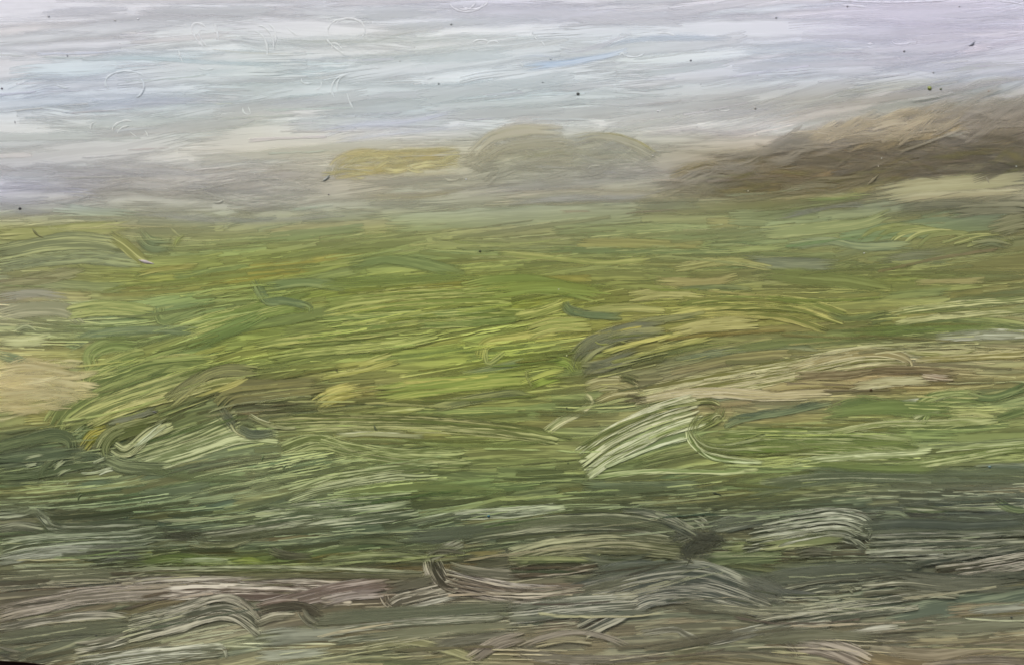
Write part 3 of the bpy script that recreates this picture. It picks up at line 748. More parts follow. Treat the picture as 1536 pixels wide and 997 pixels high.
    T([(-10,794),(30,788),(68,792)], 16, (92,94,76), (150,148,120), fe=3)
    bundle([(0,820),(40,810),(110,802),(200,798),(240,788)], [(0,0),(0,16)], 13, (92,104,76), (176,182,150), fe=2.5)
    T([(-10,842),(50,832),(120,826),(180,826)], 20, (112,116,98), (170,172,154), fe=4)
    T([(150,834),(190,826),(210,832)], 20, (74,80,76), (98,102,92), fe=5)
    T([(100,790),(180,782),(240,784)], 12, (70,80,60), (94,104,76), fe=3)
    T([(240,798),(270,804),(306,800)], 17, (54,54,46), (78,76,64), fe=4)
    T([(256,800),(264,802)], 4, (170,170,156), (196,196,180), fe=1.5)
    T([(270,806),(340,798),(410,786),(470,776)], 14, (84,88,68), (168,166,140), fe=3)
    T([(220,820),(270,812),(330,818),(380,806)], 12, (98,102,66), (158,158,112), fe=3)
    T([(196,842),(260,834),(330,842),(420,840)], 20, (92,110,52), (146,158,92), fe=4)
    T([(202,828),(220,826),(238,826)], 8, (134,140,40), (156,158,62), fe=2.5)
    T([(270,842),(310,838),(345,842)], 10, (132,148,92), (172,182,140), fe=3)
    T([(345,842),(370,840),(400,844)], 12, (118,136,44), (140,152,66), fe=4)
    T([(402,824),(430,832),(472,834)], 14, (64,62,52), (88,86,70), fe=3)
    T([(180,856),(300,852),(450,852),(640,860)], 11, (102,110,68), (170,172,134), fe=2.5)
    bundle([(170,872),(300,868),(420,870),(540,878)], [(0,0),(10,12),(-10,24)], 13, (98,84,74), (190,180,164), fe=2.5)
    T([(360,868),(480,862),(640,864)], 10, (82,84,64), (120,118,92), fe=3)
    T([(380,914),(440,900),(510,884),(588,872)], 24, (118,94,80), (174,152,138), fe=3)
    T([(480,902),(530,892),(580,888)], 18, (132,114,102), (170,154,142), fe=4)
    T([(382,908),(410,902),(450,900)], 10, (112,78,66), (150,122,108), fe=3)
    T([(390,920),(430,908),(460,910),(486,926)], 15, (66,62,52), (96,92,76), fe=3)
    T([(450,910),(462,928),(480,938)], 18, (72,72,60), (112,110,90), fe=3)
    T([(380,936),(410,924),(446,922)], 14, (110,104,84), (170,162,138), fe=3)
    T([(360,900),(376,912),(390,930)], 14, (84,80,66), (172,160,142), fe=2.5)
    # wavy hump bottom left
    bundle([(190,930),(260,914),(315,898),(345,896),(370,908),(390,926)], [(0,0),(0,14),(0,28)], 15, (84,86,70), (172,166,146), fe=2.5)
    T([(-10,920),(60,906),(140,892),(260,884)], 26, (116,108,94), (162,150,136), fe=4)
    T([(8,910),(50,904),(100,898)], 5, (62,60,52), (82,78,66), fe=2)
    T([(-10,944),(70,930),(150,922),(196,926)], 16, (92,92,78), (164,158,140), fe=3)
    T([(-10,960),(80,948),(170,940)], 20, (74,80,68), (98,102,86), fe=4)
    bundle([(110,966),(170,956),(200,946)], [(0,0),(0,10)], 10, (108,106,88), (178,174,154), fe=2.5)
    bundle([(110,994),(200,980),(280,972),(338,968)], [(0,0),(0,12)], 14, (106,108,88), (188,188,168), fe=2.5)
    T([(318,970),(336,972),(341,988)], 8, (140,142,122), (178,180,160), fe=2.5)
    T([(-10,972),(10,978),(30,984)], 22, (70,72,66), (92,92,82), fe=5)
    # foreground centre: hooks at the ploughed knot
    T([(642,836),(646,856),(660,876),(684,886)], 20, (72,70,58), (168,158,140), fe=2.5)
    T([(654,838),(664,858),(676,880)], 12, (70,66,56), (176,166,146), fe=2)
    bundle([(664,856),(710,868),(780,880),(850,882),(900,870)], [(0,0),(0,10),(4,20)], 15, (86,74,64), (182,168,150), fe=2.5)
    T([(672,846),(720,856),(790,862)], 16, (88,88,72), (130,124,104), fe=3)
    T([(642,834),(670,822),(696,812)], 20, (116,112,96), (158,152,132), fe=4)
    T([(696,832),(740,828),(760,826)], 10, (130,118,66), (160,148,92), op=.9, fe=3)
    T([(580,914),(600,898),(650,888),(690,884)], 20, (92,88,72), (182,176,154), fe=2.5)
    T([(584,918),(640,904),(700,890)], 7, (140,138,120), (190,188,168), fe=2)
    T([(575,880),(630,872),(660,866)], 20, (84,84,66), (110,108,86), fe=4)
    T([(574,890),(580,904),(590,912)], 12, (92,86,70), (168,158,140), fe=2.5)
    T([(470,930),(560,922),(680,916),(780,906)], 18, (82,90,74), (116,120,98), fe=4)
    bundle([(470,950),(560,938),(660,930),(760,924)], [(0,0),(20,14)], 14, (98,102,82), (174,174,150), fe=3)
    T([(380,958),(440,952),(520,950)], 30, (122,126,108), (150,154,134), op=.8, fe=7)
    T([(380,984),(440,980),(500,976)], 18, (148,152,132), (176,180,158), op=.85, fe=5)
    T([(540,972),(600,962),(660,970),(720,990)], 16, (124,124,78), (158,156,106), fe=4)
    T([(640,972),(690,960),(780,950)], 16, (82,82,70), (110,108,92), fe=4)
    T([(700,990),(740,966),(790,952)], 22, (118,108,96), (160,148,132), fe=4)
    bundle([(380,770),(470,758),(560,748),(620,740)], [(0,0),(0,14),(10,28)], 13, (84,94,66), (180,182,146), fe=2.5)
    bundle([(610,786),(680,772),(760,768),(850,758)], [(0,0)], 15, (92,100,78), (178,182,152), fe=3)
    T([(610,800),(650,806),(700,792)], 18, (74,80,70), (100,104,90), fe=4)
    T([(505,812),(560,810),(610,814)], 12, (72,80,52), (96,102,66), fe=3)
    T([(480,840),(560,832),(650,836)], 14, (108,118,66), (162,168,112), fe=3)
    # big oval swirl
    bundle([(690,800),(780,784),(880,776),(960,780),(1040,800)], [(0,0),(0,12)], 14, (76,82,64), (150,150,120), fe=3)
    bundle([(760,826),(850,808),(940,804),(1036,814)], [(0,0),(0,11),(0,22)], 14, (88,92,62), (158,154,112), fe=3)
    T([(930,764),(970,768),(1000,776),(1046,798)], 12, (78,84,70), (150,146,124), fe=2.5)
    T([(980,768),(1010,776),(1030,790)], 9, (72,78,66), (138,136,116), fe=2.5)
    T([(760,840),(830,838),(890,838),(905,832)], 14, (86,100,58), (142,148,88), fe=4)
    T([(870,836),(920,842),(980,836)], 18, (80,86,68), (104,108,84), fe=4)
    T([(760,862),(830,858),(900,848)], 12, (88,76,60), (160,148,126), fe=3)
    T([(890,860),(940,848),(1000,842)], 18, (72,80,74), (98,104,94), fe=4)
    T([(1020,822),(1045,812),(1082,806)], 34, (58,57,53), (82,80,72), fe=8)
    T([(1000,806),(1040,800),(1066,812)], 16, (64,66,60), (90,90,78), fe=4)
    T([(1060,790),(1100,778),(1150,772)], 16, (74,80,74), (110,114,100), fe=4)
    T([(1064,796),(1110,790),(1160,782)], 7, (138,140,118), (182,184,160), fe=2)
    T([(1040,776),(1054,784),(1060,794)], 14, (120,118,98), (168,164,142), fe=3)
    T([(1080,822),(1130,818),(1180,822)], 16, (112,122,70), (154,160,104), fe=4)
    bundle([(1004,842),(1030,836),(1068,842)], [(0,0),(6,8)], 8, (110,110,86), (168,164,136), fe=2)
    # hump of slate lines
    for i in range(5):
        d = i * 13
        T([(820+i*14,892+d*1.15),(900+i*10,868+d),(980,852+d*.95),(1050,846+d),(1100,862+d*.9),(1150+i*4,888+d*.75)], 15, (74,80,74), (150,148,132), fe=2.5)
    T([(1110,868),(1160,880),(1170,900)], 22, (78,82,76), (104,106,96), op=.85, fe=6)
    bundle([(760,912),(860,900),(960,892)], [(0,0),(0,14)], 15, (92,96,84), (172,172,152), fe=3)
    T([(760,928),(860,922),(980,916)], 10, (78,84,72), (104,108,92), fe=3)
    T([(960,950),(1010,944),(1030,952),(1060,964)], 12, (98,98,80), (172,170,146), fe=2.5)
    T([(1060,962),(1120,948),(1180,934)], 18, (110,110,92), (174,174,154), fe=3)
    T([(775,970),(820,954),(870,947),(910,954),(944,968)], 14, (112,104,92), (150,140,126), fe=5, op=.8)
    T([(800,966),(850,958),(890,962)], 12, (124,116,86), (150,142,106), fe=4)
    T([(770,972),(820,984),(900,988),(1000,984)], 16, (104,100,86), (134,126,110), fe=4)
    # right foreground
    for i, (dy, dx) in enumerate([(0,0),(13,0),(26,-4),(38,-10)]):
        T([(1120+dx,786+dy),(1190+dx,774+dy),(1250+dx,766+dy),(1290+dx,772+dy),(1310+dx,786+dy)], 13, (72,78,62), (186,186,160), fe=2.5)
    T([(1290,794),(1360,786),(1450,788),(1555,782)], 26, (72,78,72), (92,98,88), fe=5)
    T([(1310,774),(1345,772),(1370,782),(1420,776)], 16, (80,90,72), (122,132,96), fe=4)
    T([(1350,762),(1400,764),(1440,760),(1550,758)], 12, (92,106,66), (176,178,136), fe=3)
    bundle([(1300,802),(1380,798),(1470,800),(1555,796)], [(0,0),(0,14),(-5,28)], 13, (80,84,70), (164,162,142), fe=2.5)
    T([(1490,748),(1520,764),(1555,762)], 12, (74,92,58), (104,118,72), fe=3)
    T([(1136,820),(1200,812),(1270,806)], 16, (124,132,78), (172,172,116), fe=3)
    T([(1190,830),(1220,826),(1250,828)], 18, (66,64,54), (96,92,76), fe=4)
    T([(1250,820),(1272,816),(1292,818)], 6, (60,60,52), (86,84,72), fe=2)
    T([(1300,830),(1380,828),(1450,826)], 7, (140,144,118), (186,188,164), fe=2)
    T([(1360,846),(1430,836),(1500,824),(1555,816)], 12, (68,74,64), (136,134,114), fe=3)
    bundle([(1400,852),(1470,842),(1555,828)], [(0,0),(20,12)], 12, (82,80,66), (176,164,146), fe=2.5)
    T([(1136,868),(1200,856),(1290,852),(1380,850)], 20, (74,80,74), (98,104,92), fe=5)
    T([(1300,852),(1380,858),(1460,864),(1555,862)], 7, (64,68,60), (84,88,76), fe=2.5)
    T([(1350,868),(1420,874),(1500,868)], 26, (84,88,78), (108,110,98), fe=6)
    bundle([(1160,886),(1220,872),(1290,866)], [(0,0),(4,12)], 10, (86,88,72), (168,166,138), fe=2.5)
    T([(1136,884),(1180,888),(1230,894)], 16, (74,78,76), (98,100,94), fe=4)
    bundle([(1290,878),(1350,874),(1440,882)], [(0,0),(0,12)], 10, (104,102,82), (172,168,142), fe=2.5)
    T([(1255,882),(1272,880),(1282,888)], 12, (86,88,66), (112,112,84), fe=4)
    bundle([(1130,930),(1200,918),(1290,904),(1380,892)], [(0,0),(0,16)], 15, (90,92,78), (170,166,144), fe=3)
    T([(1260,952),(1310,944),(1350,940)], 13, (160,156,136), (188,184,166), fe=3)
    T([(1450,918),(1500,912),(1555,908)], 18, (128,130,114), (160,162,144), op=.9, fe=5)
    T([(1140,952),(1180,944),(1250,934)], 16, (112,110,94), (168,164,144), fe=3)
    bundle([(1195,958),(1240,962),(1280,974),(1310,988)], [(0,0),(-8,14)], 16, (118,102,84), (172,152,128), fe=3)
    T([(1170,960),(1190,974),(1196,986)], 14, (92,88,74), (120,112,96), fe=4)
    T([(1330,976),(1400,980),(1460,972),(1555,966)], 22, (118,106,84), (142,128,104), fe=5)
    T([(1380,998),(1460,990),(1555,992)], 14, (104,92,74), (138,122,98), fe=4)

def dabs(nb, poly, wr, lr, base=None, amp=8.0, op=(0.35, 0.7), ang=(0, 12)):
    poly = np.array(poly, float); x0, y0 = poly.min(0); x1, y1 = poly.max(0); k = 0
    while k < nb:
        x, y = rng.uniform(x0, x1), rng.uniform(y0, y1)
        ins = False; n_ = len(poly)
        for i in range(n_):
            (ax, ay), (bx, by) = poly[i], poly[i - 1]
            if (ay > y) != (by > y) and x < (bx - ax) * (y - ay) / (by - ay) + ax: ins = not ins
        if not ins: continue
        k += 1
        c = (field(x, y) if base is None else np.asarray(base, float)) * (1 + rng.normal(0, amp / 110)) + rng.normal(0, amp * 0.25) * np.array([1, .4, -.9])
        L = rng.uniform(*lr); t = math.radians(rng.normal(*ang)); dx, dy = L / 2 * math.cos(t), -L / 2 * math.sin(t)
        cv = rng.normal(0, 0.05) * L
        stroke([(x - dx, y - dy), (x, y + cv), (x + dx, y + dy)], rng.uniform(*wr), c * 0.96, c * 1.06, op=rng.uniform(*op), fe=rng.uniform(3, 7))
def rake(nb, y0, y1, lr=(90, 260), wr=(14, 30), light=0.58):
    for _ in range(nb):
        x = rng.uniform(-20, 1556); y = rng.uniform(y0, y1); L = rng.uniform(*lr); wd = rng.uniform(*wr)
        P = np.array(flow(x, y, L, 0.7, 2.5)); ct = contrast(y)
        for q in np.arange(-wd / 2, wd / 2, rng.uniform(4.0, 6.5)):
            a0 = rng.uniform(0, 0.4); a1 = a0 + rng.uniform(0.4, 0.8)
            C, s_ = catmull(P, 6.0); i0, i1 = int(a0 * len(C)), int(min(1, a1) * len(C))
            pts = C[i0:i1][::max(1, (i1 - i0) // 5)] + np.array([0, q + rng.normal(0, 1)])
            if len(pts) < 3: continue
            lt = rng.random() < light
            f_ = 1 + (rng.uniform(0.7, 1.35) * ct if lt else -rng.uniform(0.5, 0.95) * ct)
            sh = (np.array([9, 7, 6]) if y < 740 else np.array([6, 7, 8])) * ct * 3 * (1 if lt else 0) + rng.normal(0, 2)
            c = field(x, y)
            stroke(pts, rng.uniform(1.9, 3.6) if lt else rng.uniform(3.0, 8.0), c, c, fol=(f_, f_ * 1.05, sh), op=rng.uniform(0.5, 0.95), fe=1.2, taper=0.12)
rake(56, 335, 480, (160, 400)); rake(84, 470, 760, (160, 400)); rake(60, 745, 1000, (180, 460))
traced()
def glazes():
    # broad smooth dark glazes dragged over the combed paint
    for P, w_, A in [([(1270,792),(1380,786),(1555,784)], 32, (76,82,72)), ([(1130,872),(1240,858),(1400,852)], 26, (78,84,78)), ([(1340,868),(1440,874),(1545,868)], 34, (88,91,83)),
            ([(1105,868),(1150,884),(1190,902)], 34, (84,87,84)), ([(1120,738),(1250,716),(1400,712),(1555,714)], 28, (86,94,78)), ([(870,742),(960,734),(1080,742)], 22, (82,91,70)),
            ([(1046,796),(1100,782),(1170,772)], 24, (76,81,74)), ([(690,802),(800,784),(920,780),(1040,800)], 20, (80,86,70)), ([(60,792),(180,792),(310,802)], 22, (68,75,62)),
            ([(130,836),(180,826),(222,832)], 32, (86,89,86)), ([(-12,758),(40,762),(90,776)], 26, (84,90,74)), ([(-12,958),(100,944),(210,934)], 26, (80,86,74)),
            ([(470,930),(600,918),(770,906)], 26, (84,91,78)), ([(590,806),(680,798),(770,788)], 26, (76,83,74)), ([(-12,866),(90,862),(200,862)], 28, (90,93,80)),
            ([(240,800),(330,806),(420,796),(520,790)], 18, (76,81,66)), ([(300,860),(450,862),(640,866)], 12, (82,84,66)), ([(880,862),(950,852),(1040,846)], 22, (78,84,78)),
            ([(560,826),(650,820),(700,830)], 16, (80,86,68)), ([(1180,812),(1260,796),(1320,800)], 12, (82,88,68)), ([(1010,900),(1120,914),(1250,906)], 20, (92,94,84)),
            ([(1120,960),(1220,950),(1330,956)], 24, (90,92,80)), ([(760,892),(860,886),(960,868)], 22, (84,88,78)), ([(1380,940),(1470,936),(1555,930)], 30, (98,101,90)),
            ([(540,956),(650,946),(780,936)], 22, (100,103,90)), ([(200,700),(280,712),(380,716)], 20, (92,102,74)), ([(500,742),(620,730),(760,738)], 22, (94,106,70)),
            ([(380,756),(480,766),(600,776)], 16, (82,90,72)), ([(1180,690),(1300,700),(1420,702)], 18, (98,110,70)), ([(1230,622),(1330,610),(1440,616)], 26, (96,110,68)),
            ([(600,660),(720,668),(840,662)], 14, (104,114,70)), ([(1100,660),(1240,668),(1380,660)], 14, (100,112,68)), ([(400,470),(330,500),(280,520)], 26, (100,118,72)),
            ([(560,540),(640,530),(740,520)], 14, (104,118,70)), ([(720,440),(820,430),(920,440)], 26, (112,124,68)), ([(480,426),(600,420),(720,412)], 22, (108,121,72)),
            ([(1136,410),(1250,420),(1340,432)], 28, (112,120,76)), ([(1260,500),(1380,494),(1500,490)], 20, (96,108,64)), ([(1080,524),(1200,512),(1320,506)], 18, (100,110,72))]:
        A = np.array(A, float)
        A = A * np.array([1.08, 1.06, .97]) if P[0][1] > 740 else A * np.array([1.02, 1.02, .95])
        stroke(P, w_, jit(A, 2), jit(A * 1.12 + 3, 2), op=rng.uniform(.6, .8), fe=7, named=True)
glazes()
rake(16, 400, 560, (140, 300), (10, 22), 0.8); rake(20, 560, 760, (140, 300), (10, 22), 0.8); rake(26, 750, 1000, (160, 380), (10, 24), 0.8)
dabs(120, [(1000,276),(1110,228),(1200,200),(1300,182),(1380,168),(1540,160),(1540,250),(1300,276),(1150,296),(1050,292)], (8,22), (40,110), None, 9, (0.3,0.6), (6,12))
dabs(60, [(1150,232),(1300,212),(1540,205),(1540,248),(1300,262),(1160,250)], (7,18), (36,100), (112,105,88), 8, (0.3,0.7), (4,8))
dabs(40, [(1200,205),(1300,185),(1400,170),(1440,190),(1380,215),(1250,225)], (6,14), (30,80), (150,136,106), 9, (0.3,0.6), (12,12))
dabs(60, [(1150,228),(1250,192),(1400,158),(1540,142),(1540,178),(1400,192),(1250,214)], (10,22), (40,110), (166,157,142), 6, (0.25,0.5), (14,10))
dabs(46, [(1190,204),(1300,180),(1400,160),(1450,158),(1440,190),(1400,206),(1250,220)], (8,18), (30,90), (170,158,132), 7, (0.35,0.65), (12,12))
dabs(44, [(1010,284),(1120,244),(1300,225),(1540,215),(1540,250),(1300,272),(1120,292)], (5,13), (26,80), (118,113,76), 9, (0.3,0.6), (4,12))
dabs(26, [(1060,270),(1200,235),(1340,205),(1540,190),(1540,240),(1300,262)], (4,9), (20,60), (150,141,114), 8, (0.3,0.6), (8,16))
dabs(30, [(990,270),(1120,228),(1200,206),(1220,222),(1120,250),(1020,285)], (10,20), (40,90), (150,144,128), 6, (0.25,0.45), (10,8))
dabs(46, [(499,268),(512,238),(545,226),(640,228),(690,224),(688,246),(630,256),(560,264)], (8,16), (26,60), (184,176,124), 7, (0.4,0.8), (4,14))
dabs(70, [(700,262),(715,220),(750,198),(830,192),(900,206),(975,238),(980,262),(850,280)], (8,20), (30,90), None, 7, (0.3,0.6), (6,14))
dabs(70, [(0,245),(480,236),(480,320),(300,335),(0,310)], (6,18), (40,130), None, 5, (0.25,0.55), (0,7))
dabs(50, [(0,545),(110,540),(132,570),(120,600),(60,620),(0,625)], (6,16), (30,80), (194,181,136), 7, (0.4,0.8), (3,8))
# --- last touches: hairlines scraped by single bristles and thin dark drags
def hair(nb, y0, y1, light, wr, lr, op):
    for _ in range(nb):
        x = rng.uniform(-10, 1546); y = rng.uniform(y0, y1)
        c = field(x, y); k = contrast(y)
        f_ = 1 + (1.05 * k if light else -0.85 * k)
        sh = rng.normal(0, 3, 3) + (np.array([6, 5, 4]) * k * 2 if light else 0)
        stroke(flow(x, y, rng.uniform(*lr), 1.5, 2.5), rng.uniform(*wr), c, c, fol=(f_, f_ * (1 + 0.3 * k), sh), op=rng.uniform(*op), fe=1.6, taper=0.2)
hair(110, 330, 750, True, (2.5, 5.5), (40, 190), (0.35, 0.75))
hair(80, 330, 750, False, (2.5, 6), (40, 190), (0.45, 0.9))
hair(60, 740, 1000, True, (2.5, 5.5), (40, 200), (0.5, 0.9))
hair(50, 740, 1000, False, (3, 6), (40, 200), (0.5, 0.9))
hair(60, 60, 325, True, (2.5, 6), (30, 140), (0.3, 0.7))
hair(50, 60, 325, False, (2.5, 5), (30, 140), (0.3, 0.6))

def accents():
    stroke([(782,102),(840,96),(900,86),(944,76)], 13, (166,191,220), (186,203,224), op=.75, fe=5, named=True)
    stroke([(120,90),(220,88),(320,95),(420,97)], 9, (180,201,206), (194,208,212), op=.6, fe=4, named=True)
    stroke([(900,72),(960,60),(1040,58),(1100,60)], 11, (184,197,212), (196,205,216), op=.6, fe=5, named=True)
    # domes of the far hills, crest and rim
    T([(706,236),(735,208),(780,196),(846,198)], 24, (172,166,136), (184,177,150), op=.95, fe=4)
    T([(712,250),(760,222),(830,214),(880,222)], 26, (164,160,132), (176,171,146), op=.8, fe=6)
    T([(728,204),(770,186),(815,182),(848,192)], 8, (200,196,184), (210,206,198), op=.95, fe=3)
    T([(848,212),(895,204),(940,212),(984,234)], 20, (160,158,132), (174,170,146), op=.95, fe=4)
    T([(896,200),(925,202),(955,212),(986,230)], 5, (160,153,96), (170,163,110), op=1, fe=2)
    T([(500,264),(512,240),(550,232),(640,234)], 10, (180,168,104), (192,182,128), op=.7, fe=3)
    T([(600,228),(650,228),(692,226)], 8, (176,166,112), (186,178,130), op=.8, fe=3)
    # cream patch at the left edge
    for P, w_ in (([(-12,556),(50,550),(124,560)], 22), ([(-12,574),(60,568),(132,578)], 24), ([(-12,594),(50,590),(122,592)], 22), ([(-12,612),(40,610),(92,604)], 16)):
        stroke(P, w_, jit((190,176,128), 3), jit((206,194,152), 3), op=.55, fe=6, named=True)
    dabs(30, [(-10,548),(110,542),(134,572),(118,602),(60,620),(-10,626)], (6,14), (26,70), (204,193,148), 6, (0.4,0.7), (3,9))
    # dark knots and hooks that lie on top of everything
    T([(1022,826),(1045,816),(1078,806)], 26, (56,55,50), (76,74,66), fe=8)
    T([(1030,806),(1050,812),(1070,824)], 24, (58,57,52), (78,76,68), fe=8)
    T([(985,778),(1015,790),(1045,806)], 14, (66,70,60), (110,110,92), fe=4)
    T([(1080,800),(1110,792),(1165,780)], 6, (70,76,68), (104,108,94), fe=2)
    T([(238,798),(268,803),(300,800)], 15, (54,54,46), (74,72,60), fe=5)
    T([(400,826),(430,833),(470,833)], 12, (60,58,48), (82,78,64), fe=4)
    T([(1046,604),(1066,604),(1080,612)], 16, (84,92,50), (122,126,74), fe=5)
    T([(1082,608),(1078,622),(1060,632),(1040,640)], 22, (78,86,48), (112,118,66), fe=5)
    T([(1056,620),(1042,634),(1036,650)], 16, (84,92,52), (116,122,70), fe=5)
    for i in range(6):
        T([(1032+i*3,640+i*2),(1038+i*4,656+i*1),(1062+i*6,672-i*3+6),(1150,692-i*9)], 5, (94,104,58) if i % 2 else (150,156,108), (120,128,74) if i % 2 else (182,186,140), fe=2, op=.85)
    T([(1064,634),(1076,624),(1084,630)], 8, (140,140,104), (186,182,148), fe=2)
    T([(1044,668),(1066,686),(1100,692),(1145,693)], 5, (150,162,112), (190,198,154), fe=2)
    T([(905,702),(950,682),(1000,664),(1034,655)], 5, (170,180,134), (200,206,168), fe=1.6)
    T([(868,668),(930,636),(1000,612),(1054,604)], 6, (92,100,58), (130,134,82), fe=2)
    T([(1084,640),(1120,628),(1190,616),(1250,604)], 10, (78,92,66), (104,116,82), fe=3)
    T([(332,610),(342,622),(352,634)], 14, (82,88,70), (100,104,82), fe=5, op=.9)
    T([(352,640),(380,652),(418,648)], 15, (74,82,66), (92,98,78), fe=5, lift=3)
    T([(358,636),(372,634),(388,644)], 8, (96,104,70), (124,130,88), fe=3)
    T([(372,622),(392,634),(420,640),(446,641)], 5, (134,134,98), (184,182,148), fe=1.6)
    T([(345,632),(356,648),(372,656)], 4, (150,146,112), (186,182,150), fe=1.5)
    T([(420,632),(520,628),(640,632),(760,642),(860,656)], 7, (84,92,50), (112,118,68), fe=2.5)
    T([(430,622),(540,620),(650,622),(780,634)], 6, (88,94,54), (118,122,72), fe=2.5)
    T([(928,566),(942,566),(958,574)], 14, (84,88,56), (104,104,68), fe=4)
    T([(934,598),(952,596),(970,600)], 12, (80,68,46), (104,90,64), fe=4)
    T([(846,450),(852,464),(880,472),(935,475)], 13, (86,100,70), (106,116,82), fe=3)
    T([(858,556),(866,532),(892,512),(935,500)], 20, (104,106,84), (120,121,90), fe=7, op=.6)
    T([(868,566),(890,550),(920,548)], 14, (96,98,78), (114,114,86), fe=5, op=.6)
    # left knotwork
    T([(-10,672),(40,660),(82,652),(104,658),(110,674)], 20, (70,80,56), (94,104,70), fe=3)
    T([(-10,690),(50,684),(120,676)], 18, (72,82,60), (92,102,74), fe=4)
    T([(-10,716),(50,712),(100,702),(150,694)], 14, (68,78,54), (92,102,72), fe=4)
    T([(58,718),(66,702),(84,688)], 16, (72,82,58), (94,104,72), fe=4)
    T([(160,690),(158,670),(170,652),(190,644)], 16, (76,86,48), (108,114,70), fe=3)
    T([(110,688),(140,684),(162,692)], 14, (72,82,60), (92,102,74), fe=4)
    for P in ([(36,688),(52,683),(68,680)], [(38,698),(58,694)], [(78,706),(90,696),(100,688)], [(82,716),(96,706),(110,700)], [(138,694),(150,689),(160,685)], [(200,672),(222,652),(246,634)],
              [(208,670),(232,650),(252,636)], [(120,710),(140,708),(160,704)]):
        T(P, 5.5, (156,162,122), (196,200,168), fe=1.6)
    # light combed lines of the foreground
    T([(52,764),(68,774),(84,788),(140,789),(220,786)], 5, (120,124,98), (168,170,142), fe=1.8, op=.8)
    T([(0,808),(60,802),(150,800),(240,790)], 5, (140,150,116), (184,188,156), fe=1.6)
    for i in range(4):
        T([(1140+i*8,786+i*11),(1200,776+i*11),(1260,772+i*10),(1300-i*4,784+i*11)], 4.5, (142,144,118), (194,194,168), fe=1.5)
    T([(1275,800),(1300,806),(1306,796)], 10, (70,74,60), (170,168,140), fe=2)
    T([(180,854),(330,850),(470,851),(640,857)], 5, (140,146,110), (178,182,146), fe=1.6)
    for i in range(3):
        T([(600+i*6,906-i*9),(650,894-i*8),(690,884-i*9)], 4.5, (150,144,122), (190,184,160), fe=1.5)
    T([(646,838),(650,856),(664,876),(684,886)], 12, (66,64,52), (150,142,120), fe=2.5)
    T([(640,836),(660,826),(700,830)], 10, (74,72,60), (100,96,80), fe=4)
    for i in range(4):
        T([(668,860+i*7),(712,870+i*6),(790,880+i*5),(880,876+i*3)], 4.5, (120,106,90), (184,170,148), fe=1.5)
    T([(690,866),(740,878),(800,884)], 5, (82,66,56), (104,88,74), fe=2)
    T([(386,914),(420,906),(456,908),(486,926)], 9, (64,60,48), (88,84,68), fe=3)
    T([(360,900),(376,912),(392,928)], 6, (150,142,122), (186,176,154), fe=1.8)
    T([(230,924),(290,908),(336,897),(364,904),(386,922)], 5, (146,140,120), (182,174,152), fe=1.6)
    T([(1300,852),(1390,858),(1460,864),(1555,862)], 5, (62,66,56), (82,86,72), fe=2)
    T([(1290,790),(1360,784),(1450,787),(1555,782)], 18, (70,77,66), (88,94,80), fe=6, op=.9)
    for i in range(5):
        T([(1310,806+i*8),(1400,803+i*8),(1545,800+i*9-i*i)], 4, (120,122,100), (168,166,142), fe=1.5, op=.8)

accents()
dabs(26, [(1020,822),(1040,800),(1075,796),(1084,812),(1060,832),(1030,834)], (8,18), (22,44), (62,61,56), 5, (0.45,0.85), (5,22))
dabs(10, [(240,796),(300,794),(304,806),(246,808)], (6,10), (20,40), (58,58,50), 4, (0.5,0.8), (0,8))

# ---- every stroke one can pick out is an object; the small fry is one sheet per region
def stroke_mesh(name, L):
    off = 0; Fs = []
    for s_ in L:
        Fs.append(s_['F'] + off); off += len(s_['V'])
    cat = lambda k: np.concatenate([s_[k] for s_ in L])
    return mesh_from(name, cat('V'), np.concatenate(Fs), M_PAINT, [
        ('stroke_uv', 'FLOAT_VECTOR', cat('uv')), ('stroke_edge', 'FLOAT_VECTOR', cat('ed')), ('stroke_prm', 'FLOAT_VECTOR', cat('p')),
        ('pigment_dark', 'FLOAT_COLOR', cat('a')), ('pigment_light', 'FLOAT_COLOR', cat('b'))])
named = [s_ for s_ in STROKES if s_['named']]
named.sort(key=lambda s_: -s_['area'])
rest = [s_ for s_ in STROKES if not s_['named']] + named[300:]
for s_ in named[:300]:
    part('brush_stroke', stroke_mesh('brush_stroke', [s_]), REGOBJ[s_['reg']])
for k in range(5):
    L = [s_ for s_ in rest if s_['reg'] == k]
    if L: part('fine_brushwork', stroke_mesh('fine_brushwork', L), REGOBJ[k], 'stuff')
TOP = lambda x, y: (LVL[int(np.clip((y + 20) / 4, 0, 269)), int(np.clip((x + 20) / 4, 0, 409))] + 3) * STEP + 0.00005

